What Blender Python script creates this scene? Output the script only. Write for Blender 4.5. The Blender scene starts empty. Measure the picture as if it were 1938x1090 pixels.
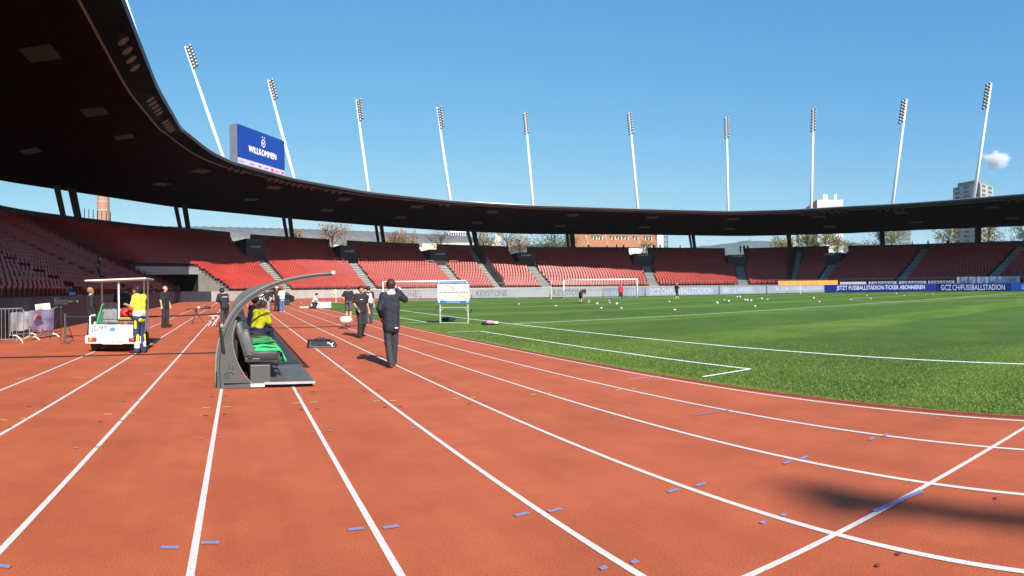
import bpy, bmesh, math, random
import numpy as np
from mathutils import Matrix, Vector
sc = bpy.context.scene
COL = sc.collection
R = math.radians
# ---------------------------------------------------------------- camera (stitched phone panorama: central cylindrical)
CAM_H, PXR, HOR, CX, VPX, ROLL = 1.68, 1150.0, 542.0, 969.0, 451.0, R(0.66)
AX = (CX - VPX) / PXR                                   # heading of the picture's middle, clockwise from +Y (the straight)
rw, fw = Vector((math.cos(AX), -math.sin(AX), 0)), Vector((math.sin(AX), math.cos(AX), 0))
uw = Vector((0, 0, 1))
cr = rw * math.cos(ROLL) - uw * math.sin(ROLL)
cu = rw * math.sin(ROLL) + uw * math.cos(ROLL)
cam = bpy.data.cameras.new('camera')
cam.type = 'PANO'
cam.panorama_type = 'CENTRAL_CYLINDRICAL'
cam.central_cylindrical_range_u_min = -969 / PXR
cam.central_cylindrical_range_u_max = 969 / PXR
cam.central_cylindrical_range_v_min = (HOR - 1090) / PXR
cam.central_cylindrical_range_v_max = HOR / PXR
cam.central_cylindrical_radius = 1.0
cam.clip_start, cam.clip_end = 0.05, 20000
cam_o = bpy.data.objects.new('camera', cam)
COL.objects.link(cam_o)
M3 = Matrix((cr, cu, -fw)).transposed()
cam_o.matrix_world = Matrix.Translation((0, 0, CAM_H)) @ M3.to_4x4()
sc.camera = cam_o
# ---------------------------------------------------------------- sky, sun, exposure
SUN_EL = R(36)
sun_vec = Vector((0.05, -1.0, 0)).normalized() * math.cos(SUN_EL) + Vector((0, 0, math.sin(SUN_EL)))   # towards the sun
W = bpy.data.worlds.new('World'); sc.world = W; W.use_nodes = True
nt = W.node_tree
sky = nt.nodes.new('ShaderNodeTexSky'); sky.sky_type = 'NISHITA'; sky.sun_disc = False
sky.sun_elevation = SUN_EL
sky.sun_rotation = math.atan2(sun_vec.x, sun_vec.y)
sky.air_density, sky.dust_density, sky.ozone_density, sky.altitude = 1.0, 0.3, 1.2, 400
sp_ = nt.nodes.new('ShaderNodeSeparateColor'); cb_ = nt.nodes.new('ShaderNodeCombineColor'); nt.links.new(sky.outputs[0], sp_.inputs[0])   # the phone's even, saturated rendering of a clear sky
for i, (g_, l_, pw) in enumerate(((.66, 1.38, 1.12), (2.32, 2.26, .64), (4.65, 3.85, .26))):
    q_ = nt.nodes.new('ShaderNodeMath'); q_.operation = 'POWER'; q_.inputs[1].default_value = pw; nt.links.new(sp_.outputs[i], q_.inputs[0])
    k_ = nt.nodes.new('ShaderNodeMath'); k_.operation = 'MULTIPLY'; k_.inputs[1].default_value = g_ / l_ ** pw; nt.links.new(q_.outputs[0], k_.inputs[0]); nt.links.new(k_.outputs[0], cb_.inputs[i])
nt.links.new(cb_.outputs[0], nt.nodes['Background'].inputs[0])
nt.nodes['Background'].inputs[1].default_value = 0.10
sl = bpy.data.lights.new('sun', 'SUN'); sl.energy = 5.0; sl.angle = R(0.53); sl.color = (1.0, 0.95, 0.87)
so = bpy.data.objects.new('sun', sl); COL.objects.link(so)
so.rotation_euler = sun_vec.to_track_quat('Z', 'Y').to_euler(); so.location = (0, 0, 60)
vs = sc.view_settings
vs.view_transform = 'Standard'; vs.look = 'None'; vs.exposure = 0.70; vs.gamma = 1.0; vs.use_curve_mapping = False
sc.render.engine = 'CYCLES'
sc.cycles.use_denoising = True
try: sc.cycles.denoiser = 'OPENIMAGEDENOISE'
except Exception: pass
sc.cycles.max_bounces = 6; sc.cycles.transparent_max_bounces = 16; sc.cycles.volume_bounces = 4
# ---------------------------------------------------------------- where a sight line of the photograph meets the place
def ray(x, y):
    a = (x - CX) / PXR
    v = (HOR - y) / PXR
    return cr * math.sin(a) + fw * math.cos(a) + cu * v
def G(x, y, z=0.0):                      # point at height z
    d = ray(x, y); t = (z - CAM_H) / d.z
    return Vector((d.x * t, d.y * t, z))
def at(x, y, dist):                      # point at a horizontal distance
    d = ray(x, y); t = dist / math.hypot(d.x, d.y)
    return Vector((d.x * t, d.y * t, CAM_H + d.z * t))
def atY(x, y, Y):                        # point at a distance along the straight
    d = ray(x, y); t = Y / d.y
    return Vector((d.x * t, Y, CAM_H + d.z * t))
def col(x, dist):
    a = (x - VPX) / PXR
    return np.array((dist * math.sin(a), dist * math.cos(a)))
# ---------------------------------------------------------------- materials
MATS = {}
def mat(name, c, rough=0.6, metal=0.0, var=0.0, scale=20.0, bump=0.0, bscale=None, emit=0.0, trans=0.0, spec=0.5, alpha=1.0, detail=3.0, c2=None, coat=0.0):
    if name in MATS: return MATS[name]
    m = bpy.data.materials.new(name); m.use_nodes = True
    n, l = m.node_tree.nodes, m.node_tree.links
    b = n['Principled BSDF']
    def si(k, v):
        if k in b.inputs: b.inputs[k].default_value = v
    si('Base Color', (*c, 1)); si('Roughness', rough); si('Metallic', metal); si('Specular IOR Level', spec)
    si('Alpha', alpha); si('Transmission Weight', trans); si('Coat Weight', coat)
    if emit > 0: si('Emission Color', (*c, 1)); si('Emission Strength', emit)
    if var > 0 or c2 is not None or bump > 0:
        tc = n.new('ShaderNodeTexCoord')
        if var > 0 or c2 is not None:
            t = n.new('ShaderNodeTexNoise'); t.inputs['Scale'].default_value = scale; t.inputs['Detail'].default_value = detail
            l.new(tc.outputs['Object'], t.inputs['Vector'])
            r = n.new('ShaderNodeValToRGB')
            if c2 is None:
                lo = tuple(max(0, v * (1 - var)) for v in c); hi = tuple(min(1, v * (1 + var)) for v in c)
            else: lo, hi = c, c2
            r.color_ramp.elements[0].position = 0.32; r.color_ramp.elements[1].position = 0.68
            r.color_ramp.elements[0].color = (*lo, 1); r.color_ramp.elements[1].color = (*hi, 1)
            l.new(t.outputs[0], r.inputs[0]); l.new(r.outputs[0], b.inputs['Base Color'])
        if bump > 0:
            t2 = n.new('ShaderNodeTexNoise'); t2.inputs['Scale'].default_value = bscale or scale; t2.inputs['Detail'].default_value = 4
            l.new(tc.outputs['Object'], t2.inputs['Vector'])
            bp = n.new('ShaderNodeBump'); bp.inputs['Strength'].default_value = bump; bp.inputs['Distance'].default_value = 0.02
            l.new(t2.outputs[0], bp.inputs['Height']); l.new(bp.outputs[0], b.inputs['Normal'])
    MATS[name] = m
    return m
# ---------------------------------------------------------------- mesh helpers
class MB:
    def __init__(s): s.v = []; s.f = []; s.m = []
    def add(s, verts, faces, mi=0):
        o = len(s.v); s.v.extend([tuple(v) for v in verts])
        s.f.extend([tuple(i + o for i in f) for f in faces]); s.m.extend([mi] * len(faces)); return s
    def quad(s, a, b, c, d, mi=0): return s.add([a, b, c, d], [(0, 1, 2, 3)], mi)
    def box(s, c, d, rot=None, mi=0, bev=0.0):
        hx, hy, hz = d[0] / 2, d[1] / 2, d[2] / 2
        if bev > 0:
            bm = bmesh.new(); bmesh.ops.create_cube(bm, size=1.0)
            for v in bm.verts: v.co = Vector((v.co.x * d[0], v.co.y * d[1], v.co.z * d[2]))
            bmesh.ops.bevel(bm, geom=list(bm.edges), offset=min(bev, min(hx, hy, hz) * .9), segments=2, affect='EDGES', profile=0.5)
            bm.verts.index_update()
            vs_ = [v.co.copy() for v in bm.verts]; fs = [[v.index for v in f.verts] for f in bm.faces]; bm.free()
        else:
            vs_ = [Vector((x * hx, y * hy, z * hz)) for x in (-1, 1) for y in (-1, 1) for z in (-1, 1)]
            fs = [(0, 1, 3, 2), (4, 6, 7, 5), (0, 4, 5, 1), (2, 3, 7, 6), (0, 2, 6, 4), (1, 5, 7, 3)]
        if rot is not None:
            if not isinstance(rot, Matrix): rot = Matrix.Rotation(rot, 3, 'Z')
            vs_ = [rot @ v for v in vs_]
        cc = Vector(c)
        return s.add([v + cc for v in vs_], fs, mi)
    def tube(s, pts, r, n=8, caps=True, mi=0, closed=False):
        pts = [Vector(p) for p in pts]; k = len(pts)
        rr = r if isinstance(r, (list, tuple)) else [r] * k
        up = None; vs_ = []; fs = []
        for i, p in enumerate(pts):
            t = (pts[(i + 1) % k] - pts[i - 1]) if closed else (pts[min(i + 1, k - 1)] - pts[max(i - 1, 0)])
            t = t.normalized() if t.length > 1e-9 else Vector((0, 0, 1))
            if up is None: up = Vector((0, 0, 1)) if abs(t.z) < .9 else Vector((1, 0, 0))
            a = t.cross(up)
            if a.length < 1e-6: a = t.cross(Vector((0, 1, 0)))
            a.normalize(); b = a.cross(t).normalized(); up = b
            for j in range(n):
                q = 2 * math.pi * j / n
                vs_.append(p + (a * math.cos(q) + b * math.sin(q)) * rr[i])
        for i in range(k if closed else k - 1):
            i2 = (i + 1) % k
            for j in range(n):
                j2 = (j + 1) % n
                fs.append((i * n + j, i * n + j2, i2 * n + j2, i2 * n + j))
        if caps and not closed:
            fs.append(tuple(range(n))[::-1]); fs.append(tuple((k - 1) * n + j for j in range(n)))
        return s.add(vs_, fs, mi)
    def lathe(s, prof, n=16, c=(0, 0, 0), rot=None, mi=0):
        vs_ = []; fs = []
        for (r, z) in prof:
            for j in range(n):
                q = 2 * math.pi * j / n; v = Vector((r * math.cos(q), r * math.sin(q), z))
                vs_.append((rot @ v if rot is not None else v) + Vector(c))
        for i in range(len(prof) - 1):
            for j in range(n):
                j2 = (j + 1) % n; fs.append((i * n + j, i * n + j2, (i + 1) * n + j2, (i + 1) * n + j))
        if prof[0][0] > 1e-6: fs.append(tuple(range(n))[::-1])
        if prof[-1][0] > 1e-6: fs.append(tuple((len(prof) - 1) * n + j for j in range(n)))
        return s.add(vs_, fs, mi)
    def prism(s, poly, h0, h1, frame=None, mi=0):
        """poly (u, v) extruded along w from h0 to h1; frame = (origin, U, V, W)"""
        o, U, V, Wd = frame if frame else (Vector((0, 0, 0)), Vector((1, 0, 0)), Vector((0, 1, 0)), Vector((0, 0, 1)))
        o, U, V, Wd = Vector(o), Vector(U), Vector(V), Vector(Wd)
        n = len(poly)
        vs_ = [o + U * u + V * v + Wd * h0 for u, v in poly] + [o + U * u + V * v + Wd * h1 for u, v in poly]
        fs = [tuple(range(n))[::-1], tuple(range(n, 2 * n))] + [(i, (i + 1) % n, n + (i + 1) % n, n + i) for i in range(n)]
        return s.add(vs_, fs, mi)
    def ball(s, c, r, n=12, m=8, mi=0):
        pr = [(max(1e-7, math.sin(math.pi * i / m)) * r, -math.cos(math.pi * i / m) * r) for i in range(m + 1)]
        return s.lathe(pr, n, c, mi=mi)
    def build(s, name, mats, parent=None, smooth=False):
        me = bpy.data.meshes.new(name); me.from_pydata(s.v, [], s.f)
        return finish(name, me, mats, parent, smooth, s.m)
def finish(name, me, mats, parent=None, smooth=False, mi=None):
    if not isinstance(mats, (list, tuple)): mats = [mats]
    for m in mats: me.materials.append(m)
    if mi is not None and len(mats) > 1: me.polygons.foreach_set('material_index', mi)
    if smooth: me.polygons.foreach_set('use_smooth', [True] * len(me.polygons))
    me.update()
    o = bpy.data.objects.new(name, me); COL.objects.link(o)
    if parent is not None: o.parent = parent
    return o
def np_mesh(name, verts, faces, mats, parent=None, smooth=False, mi=None):
    """faces: (n, k) int array"""
    me = bpy.data.meshes.new(name); verts = np.asarray(verts, np.float32); faces = np.asarray(faces, np.int32)
    n, k = faces.shape
    me.vertices.add(len(verts)); me.vertices.foreach_set('co', verts.ravel())
    me.loops.add(n * k); me.loops.foreach_set('vertex_index', faces.ravel())
    me.polygons.add(n); me.polygons.foreach_set('loop_start', np.arange(n, dtype=np.int32) * k)
    me.update(calc_edges=True); me.validate()
    return finish(name, me, mats, parent, smooth, mi)
def thing(name, label, cat, loc=(0, 0, 0), rz=0.0, group=None, parent=None):
    o = bpy.data.objects.new(name, None); COL.objects.link(o); o.empty_display_size = .3
    o.location = loc; o.rotation_euler = (0, 0, rz)
    if parent is not None: o.parent = parent
    return tag(o, label, cat, group)
def tag(o, label=None, cat=None, group=None, kind=None):
    if label: o['label'] = label
    if cat: o['category'] = cat
    if group: o['group'] = group
    if kind: o['kind'] = kind
    return o
def struct(o): o['kind'] = 'structure'; return o
def dup(o, parent=None):
    c = o.copy(); COL.objects.link(c); c.parent = parent
    for ch in list(o.children): dup(ch, c)
    return c
# lettering: outlines of the built-in font turned into flat meshes
def text_mesh(s, bold=0.0):
    cu_ = bpy.data.curves.new('t', 'FONT'); cu_.body = s; cu_.align_x = 'CENTER'; cu_.align_y = 'CENTER'; cu_.offset = bold
    cu_.resolution_u = 2
    o = bpy.data.objects.new('t', cu_); COL.objects.link(o)
    dg = bpy.context.evaluated_depsgraph_get(); dg.update()
    me = bpy.data.meshes.new_from_object(o.evaluated_get(dg))
    bpy.data.objects.remove(o); bpy.data.curves.remove(cu_)
    co = np.array([v.co[:] for v in me.vertices]); pol = [tuple(p.vertices) for p in me.polygons]
    bpy.data.meshes.remove(me)
    lo, hi = co.min(0), co.max(0)
    co[:, :2] = (co[:, :2] - (lo[:2] + hi[:2]) / 2) / (hi[:2] - lo[:2])
    return co, pol
WORDS = ['WILLKOMMEN', 'KEYSTONE', 'GCZ.CH/FUSSBALLSTADION', 'ABO GEWINNEN', 'JA ZUM FUSSBALLSTADION', 'JETZT FUSSBALLSTADION-TICKER ABONNIEREN',
         'JDMT', 'www.jdmt.ch', 'ZH 767504', 'STADION', 'LETZIGRUND', 'GC', 'SEKTOR', 'GRASSHOPPER CLUB ZURICH', 'LS', 'LG']
TXT = {w: text_mesh(w, 0.007 if w[0] in 'KGAJ' and w != 'JDMT' else 0.0) for w in WORDS}
def letters(word, o, U, V, w, h, m, parent, name='lettering'):
    """flat lettering, w by h, centred at o in the plane U, V (children coordinates)"""
    co, pol = TXT[word]; o, U, V = Vector(o), Vector(U), Vector(V)
    return MB().add([o + U * (c[0] * w) + V * (c[1] * h) for c in co], pol).build(name, m, parent)
# ---------------------------------------------------------------- ground, track, pitch
def node_mat(name, fn):
    m = bpy.data.materials.new(name); m.use_nodes = True
    fn(m.node_tree.nodes, m.node_tree.links, m.node_tree.nodes['Principled BSDF']); MATS[name] = m; return m
def noise(n, l, src, scale, detail=3, rough=.6):
    t = n.new('ShaderNodeTexNoise'); t.inputs['Scale'].default_value = scale; t.inputs['Detail'].default_value = detail
    t.inputs['Roughness'].default_value = rough; l.new(src, t.inputs['Vector']); return t.outputs[0]
def ramp(n, l, src, stops):
    r = n.new('ShaderNodeValToRGB'); e = r.color_ramp.elements
    while len(e) < len(stops): e.new(0.5)
    for i, (p, c) in enumerate(stops): e[i].position = p; e[i].color = (*c, 1)
    l.new(src, r.inputs[0]); return r.outputs[0]
def mixc(n, l, fac, a, b, mode='MIX'):
    x = n.new('ShaderNodeMix'); x.data_type = 'RGBA'; x.blend_type = mode
    if isinstance(fac, float): x.inputs[0].default_value = fac
    else: l.new(fac, x.inputs[0])
    l.new(a, x.inputs[6]); 
    if isinstance(b, tuple): x.inputs[7].default_value = (*b, 1)
    else: l.new(b, x.inputs[7])
    return x.outputs[2]
def track_fn(n, l, b):
    tc = n.new('ShaderNodeTexCoord').outputs['Object']
    fine = noise(n, l, tc, 95, 2, .7); mid = noise(n, l, tc, 1.1, 5, .65); big = noise(n, l, tc, .12, 3)
    c = ramp(n, l, fine, [(.28, (.32, .062, .026)), (.5, (.455, .105, .045)), (.74, (.59, .175, .088))])
    c2 = ramp(n, l, mid, [(.3, (.84, .81, .79)), (.7, (1.10, 1.09, 1.08))])
    c3 = ramp(n, l, big, [(.35, (.93, .92, .90)), (.65, (1.04, 1.05, 1.06))])
    c = mixc(n, l, 1.0, c, c2, 'MULTIPLY'); c = mixc(n, l, 1.0, c, c3, 'MULTIPLY')
    mp = n.new('ShaderNodeMapping'); mp.inputs['Scale'].default_value = (2.2, .10, 1); l.new(tc, mp.inputs['Vector'])
    c4 = ramp(n, l, noise(n, l, mp.outputs[0], 1.0, 4, .6), [(.34, (.93, .92, .91)), (.62, (1.04, 1.04, 1.04))]); c = mixc(n, l, 1.0, c, c4, 'MULTIPLY')
    sp = noise(n, l, tc, 2.6, 2, .5)
    f = ramp(n, l, sp, [(.76, (0, 0, 0)), (.80, (.35, .35, .35))])
    c = mixc(n, l, f, c, (.14, .035, .022))
    l.new(c, b.inputs['Base Color']); b.inputs['Roughness'].default_value = .85; b.inputs['Specular IOR Level'].default_value = .25
    bp = n.new('ShaderNodeBump'); bp.inputs['Strength'].default_value = .55; bp.inputs['Distance'].default_value = .006
    l.new(noise(n, l, tc, 140, 3, .7), bp.inputs['Height']); l.new(bp.outputs[0], b.inputs['Normal'])
def grass_fn(n, l, b):
    tc = n.new('ShaderNodeTexCoord').outputs['Object']
    fine = noise(n, l, tc, 14, 6, .85); mid = noise(n, l, tc, .5, 5, .65); big = noise(n, l, tc, .11, 3)
    c = ramp(n, l, fine, [(.25, (.036, .072, .005)), (.5, (.100, .172, .015)), (.75, (.195, .275, .034))])
    sx = n.new('ShaderNodeSeparateXYZ'); l.new(tc, sx.inputs[0])
    mm = n.new('ShaderNodeMath'); mm.operation = 'MULTIPLY'; l.new(sx.outputs[1], mm.inputs[0]); mm.inputs[1].default_value = 2 * math.pi / 10.5
    sn = n.new('ShaderNodeMath'); sn.operation = 'SINE'; l.new(mm.outputs[0], sn.inputs[0])
    c1 = ramp(n, l, sn.outputs[0], [(-.15 + .5, (.82, .85, .82)), (.62, (1.17, 1.13, 1.12))])
    c2 = ramp(n, l, mid, [(.3, (.70, .76, .68)), (.7, (1.2, 1.14, 1.2))])
    c3 = ramp(n, l, big, [(.3, (.85, .88, .85)), (.7, (1.12, 1.1, 1.1))])
    c5 = ramp(n, l, noise(n, l, tc, 5.5, 6, .85), [(.33, (.78, .82, .75)), (.66, (1.20, 1.16, 1.18))]); c = mixc(n, l, 1.0, c, c5, 'MULTIPLY')
    c = mixc(n, l, 1.0, c, c1, 'MULTIPLY'); c = mixc(n, l, 1.0, c, c2, 'MULTIPLY'); c = mixc(n, l, 1.0, c, c3, 'MULTIPLY')
    l.new(c, b.inputs['Base Color']); b.inputs['Roughness'].default_value = .7; b.inputs['Specular IOR Level'].default_value = .2
    bp = n.new('ShaderNodeBump'); bp.inputs['Strength'].default_value = .9; bp.inputs['Distance'].default_value = .03
    l.new(noise(n, l, tc, 45, 4, .8), bp.inputs['Height']); l.new(bp.outputs[0], b.inputs['Normal'])
TRACK = node_mat('tartan', track_fn); GRASS = node_mat('turf', grass_fn)
def paint_fn(n, l, b):
    tc = n.new('ShaderNodeTexCoord').outputs['Object']
    c = ramp(n, l, noise(n, l, tc, 38, 5, .8), [(.33, (.46, .25, .19)), (.45, (.64, .59, .55))])
    l.new(c, b.inputs['Base Color']); b.inputs['Roughness'].default_value = .8
def chalk_fn(n, l, b):
    tc = n.new('ShaderNodeTexCoord').outputs['Object']
    c = ramp(n, l, noise(n, l, tc, 22, 4, .8), [(.30, (.30, .40, .24)), (.45, (.80, .82, .76))])
    l.new(c, b.inputs['Base Color']); b.inputs['Roughness'].default_value = .85
PAINT = node_mat('lane_paint', paint_fn); CHALK = node_mat('pitch_chalk', chalk_fn)
BLUE = mat('blue_mark', (.21, .22, .38), .8, var=.15, scale=60); YEL = mat('yellow_mark', (.66, .48, .08), .8, var=.15, scale=60)
DRED = mat('dark_mark', (.17, .035, .022), .85, var=.2, scale=60)
SOIL = mat('ground_soil', (.16, .15, .13), .9, var=.25, scale=.05)
ASPH = mat('asphalt', (.085, .085, .09), .9, var=.2, scale=3)

PC = Vector((45.7, 24.3)); KERB = 7.02; LW = 1.22; STR = 42.2           # pitch centre, kerb line of the straight, lane width, half straight
PY0, PY1 = PC.y - STR, PC.y + STR
def oval(off, n=64):
    """closed line at 'off' outside the kerb (metres)"""
    r = PC.x - KERB + off; p = []
    for i in range(n + 1): a = math.pi * i / n; p.append((PC.x - r * math.cos(a), PY1 + r * math.sin(a)))
    for i in range(n + 1): a = math.pi * i / n; p.append((PC.x + r * math.cos(a), PY0 - r * math.sin(a)))
    return p
def band(o1, o2, z, n=64):
    a, b = oval(o1, n), oval(o2, n); k = len(a)
    return [(x, y, z) for x, y in a] + [(x, y, z) for x, y in b], [(i, k + i, k + (i + 1) % k, (i + 1) % k) for i in range(k)]
MB().quad((-5000, -5000, -.06), (5000, -5000, -.06), (5000, 9000, -.06), (-5000, 9000, -.06)).build('ground', SOIL)['kind'] = 'structure'
tr = MB()                                                              # red surface: track, run-offs and both end zones
ov = oval(0, 64); tr.add([(-9.6, -60, 0), (104, -60, 0), (104, 128, 0), (-9.6, 128, 0)], [(0, 1, 2, 3)])
track = struct(tr.build('track', TRACK))
# infield turf with its rounded ends cut a little behind the goals, 12 mm above the red surface
GX0, GX1 = 7.28, 98.0
gp = []
gy0, gy1 = PC.y - 56.5, PC.y + 56.5
for cx_, cy_, a0 in ((GX1 - 30, gy1 - 22, 0), (GX0 + 30, gy1 - 22, 90), (GX0 + 30, gy0 + 22, 180), (GX1 - 30, gy0 + 22, 270)):
    for i in range(13):
        a = R(a0 + i * 7.5); gp.append((cx_ + 30 * math.cos(a), cy_ + 22 * math.sin(a), .012))
pitch = struct(MB().add(gp, [tuple(range(len(gp)))]).build('pitch', GRASS))
# aluminium-red kerb rail between track and turf
kb = MB()
rk = oval(-.13, 48); kb.tube([(x, y, -.004) for x, y in rk], .035, 6, closed=True)
kerb = kb.build('kerb', mat('kerb_red', (.36, .09, .055), .8, var=.12, scale=9), track)
# lane lines: each a painted band of its own
for k in range(0, 10):
    v, f = band(k * LW - .025 + (.02 if k == 0 else 0), k * LW + .025 + (.02 if k == 0 else 0), .004)
    MB().add(v, f).build('lane_line', PAINT, track)
def strip(a, b, w, z, m, parent, name):
    a, b = Vector((*a[:2], z)), Vector((*b[:2], z)); t = (b - a).normalized(); n_ = Vector((-t.y, t.x, 0)) * w / 2
    return MB().quad(a - n_, b - n_, b + n_, a + n_).build(name, m, parent)
_a, _b = G(1565, 1021), G(1855, 861); _d = (_b - _a); strip(_a - _d * .75, _b + _d * .95, .05, .008, PAINT, track, 'start_line')
strip(G(1655, 970), G(1745, 931), .05, .012, BLUE, track, 'lane_mark')
strip(G(1312, 787), G(1383, 776), .03, .008, BLUE, track, 'lane_mark')
strip(G(1190, 718), G(1250, 712), .02, .008, PAINT, track, 'lane_mark')
def marks(pts, m, L, wd):
    for x, y in pts:
        p = G(x, y); MB().quad((p.x - L / 2, p.y - wd / 2, .008), (p.x + L / 2, p.y - wd / 2 + .008, .008), (p.x + L / 2, p.y + wd / 2 + .008, .008), (p.x - L / 2, p.y + wd / 2, .008)).build('lane_mark', m, track)
marks([(321, 1038), (398, 1029), (674, 1003), (740, 999), (988, 975), (1051, 967), (1275, 930), (1327, 918), (1491, 876), (1523, 867), (1650, 831), (1677, 824), (2, 1073)], BLUE, .115, .045)
marks([(143, 849), (184, 847), (379, 831), (416, 829), (592, 818), (624, 816), (781, 811), (811, 810), (1143, 1077), (1202, 1065), (1445, 990), (1484, 976), (966, 799), (998, 796), (1160, 788), (1190, 785), (1775, 793)], BLUE, .05, .04)
marks([(6, 796), (47, 793), (204, 785), (245, 783), (390, 773), (428, 771), (561, 764), (594, 762), (713, 760), (744, 759), (863, 755), (895, 753), (1010, 747), (1040, 745), (1170, 739), (1200, 736)], YEL, .11, .04)
marks([(18, 809), (55, 770), (84, 768), (190, 799), (229, 797), (234, 760), (262, 759), (389, 787), (424, 785), (402, 751), (428, 750), (570, 776), (600, 775), (563, 743), (592, 742), (729, 771), (758, 770), (690, 741), (716, 739), (888, 765), (917, 763), (830, 734), (850, 735)], DRED, .06, .03)
marks([(285, 708), (310, 707), (150, 715), (182, 713), (38, 718), (640, 696), (660, 695), (775, 689), (800, 688)], PAINT, .22, .018)
marks([(1701, 1050), (1662, 1072), (1885, 944), ][:3], DRED, .035, .03)
# pitch markings
TX0, TX1, TY0, TY1 = 11.7, 79.7, PC.y - 52.5, PC.y + 52.5
cz = .020
def cl(a, b, w=.11): return strip(a, b, w, cz, CHALK, pitch, 'pitch_line')
cl((TX0, TY0), (TX0, TY1)); cl((TX1, TY0), (TX1, TY1)); cl((TX0, TY1), (TX1, TY1)); cl((TX0, TY0), (TX1, TY0))
def cl2(a, b): return strip(a, b, .11, cz + .004, CHALK, pitch, 'pitch_line')
cl2((TX0 + .06, PC.y), (TX1 - .06, PC.y))
for s in (-1, 1):
    yb = PC.y + s * 52.5
    for w, dd in ((20.16, 16.5), (9.16, 5.5)):
        cl2((PC.x - w, yb - s * .06), (PC.x - w, yb - s * dd)); cl2((PC.x + w, yb - s * .06), (PC.x + w, yb - s * dd))
        strip((PC.x - w, yb - s * dd), (PC.x + w, yb - s * dd), .11, cz + .008, CHALK, pitch, 'pitch_line')
def ring(cx_, cy_, r, w, z, a0=0, a1=360, n=72):
    v = []; 
    for i in range(n + 1):
        a = R(a0 + (a1 - a0) * i / n)
        for q in (r - w / 2, r + w / 2): v.append((cx_ + q * math.cos(a), cy_ + q * math.sin(a), z))
    return MB().add(v, [(2 * i, 2 * i + 1, 2 * i + 3, 2 * i + 2) for i in range(n)]).build('pitch_line', CHALK, pitch)
ring(55.5, PC.y, 9.15, .11, cz + .008)
ring(PC.x, TY1 - 11, 9.15, .11, cz + .012, 217, 323, 30)
# technical areas beside the touchline
a, b, c = G(1440, 697), G(895, 628), G(1322, 716)
tax = (a.x + b.x) / 2
for y0, y1 in ((a.y, b.y), (PC.y * 2 - b.y, PC.y * 2 - a.y)):
    cl((tax, y0), (tax, y1), .09)
    for yy, in ((y0,), (y1,)): strip((tax - .045, yy), (GX0 + .25, yy), .09, cz + .004, CHALK, pitch, 'pitch_line')

# grass blades along the near rim of the turf, one mass
rg_ = np.random.default_rng(12); nb_ = 150000
bx_ = GX0 - .05 + np.abs(rg_.normal(0, 3.2, nb_)); by_ = np.abs(rg_.normal(0, 13, nb_)) * np.where(rg_.random(nb_) < .2, -.4, 1) - 1
edge = rg_.random(nb_) < .22; bx_[edge] = GX0 - .09 + .14 * rg_.random(edge.sum())
kp = (bx_ < 20) & (by_ < 42); bx_, by_ = bx_[kp], by_[kp]; nb_ = len(bx_)
aa = rg_.random(nb_) * 6.283; hh = rg_.uniform(.010, .024, nb_); ww = rg_.uniform(.004, .008, nb_); lx, ly = rg_.normal(0, .012, nb_), rg_.normal(0, .012, nb_)
z_ = np.full(nb_, .011)
vb = np.stack([np.stack([bx_ - np.cos(aa) * ww, by_ - np.sin(aa) * ww, z_], 1), np.stack([bx_ + np.cos(aa) * ww, by_ + np.sin(aa) * ww, z_], 1), np.stack([bx_ + lx, by_ + ly, z_ + hh], 1)], 1).reshape(-1, 3)
gb = np_mesh('grass_blades', vb, np.arange(nb_ * 3).reshape(-1, 3), [mat('blade_a', (.13, .205, .020), .6), mat('blade_b', (.18, .26, .033), .6), mat('blade_c', (.22, .26, .06), .7)], None, mi=rg_.choice(3, nb_, p=[.5, .38, .12])); gb['kind'] = 'stuff'
# ---------------------------------------------------------------- grandstand bowl (plan measured from the sight lines of its aisles)
def hermite(P, n_per):
    """Catmull-Rom through rows of P, parameter = row index"""
    P = np.asarray(P, float); k = len(P); out = []; ts = []
    for i in range(k - 1):
        p1, p2 = P[i], P[i + 1]
        m1 = (P[min(i + 1, k - 1)] - P[max(i - 1, 0)]) / 2; m2 = (P[min(i + 2, k - 1)] - P[i]) / 2
        L = np.linalg.norm((p2 - p1)[:2])
        def lim(m):
            q = np.linalg.norm(m[:2]); return m if q < 1.4 * L else m * (1.4 * L / q)
        m1, m2 = lim(m1), lim(m2)
        for j in range(n_per):
            t = j / n_per; t2, t3 = t * t, t ** 3
            out.append((2 * t3 - 3 * t2 + 1) * p1 + (t3 - 2 * t2 + t) * m1 + (-2 * t3 + 3 * t2) * p2 + (t3 - t2) * m2); ts.append(i + t)
    out.append(P[-1]); ts.append(k - 1.0)
    return np.array(out), np.array(ts)
ST = [(-8, y, -29, y) for y in (-45, -25, -5, 15, 30, 45, 60, 75, 82)]
AISLE_LEFT = [3, 4, 5, 6, 7]
PXS = [(440, 90, 290, 120), (545, 104, 461, 127), (705, 117, 645, 140), (872, 126, 815, 147), (945, 128, 893, 149), (1035, 129, 985, 150), (1238, 128, 1213, 149),
       (1407, 124, 1395, 145), (1490, 121, 1499, 142), (1551, 117.5, 1592, 138), (1700, 111, 1752, 132.5), (1867, 105.4, 1935, 125.3), (2000, 102.5, 2085, 122)]
K0 = len(ST)
for xb, di, xt, do in PXS:
    a, b = col(xb, di), col(xt, do); ST.append((a[0], a[1], b[0], b[1]))
for y in (5, -15, -45): ST.append((99.6, y, 120.6, y))
SID = {xb: K0 + i for i, (xb, *_r) in enumerate(PXS)}                    # station number by name
CUR, TT = hermite(ST, 14)
def plan(t):                                                            # inner and outer plan point at parameter t
    v = np.array([np.interp(t, TT, CUR[:, c]) for c in range(4)]); return v[:2], v[2:]
def pxof(p): return VPX + PXR * math.atan2(p[0], p[1])
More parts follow.
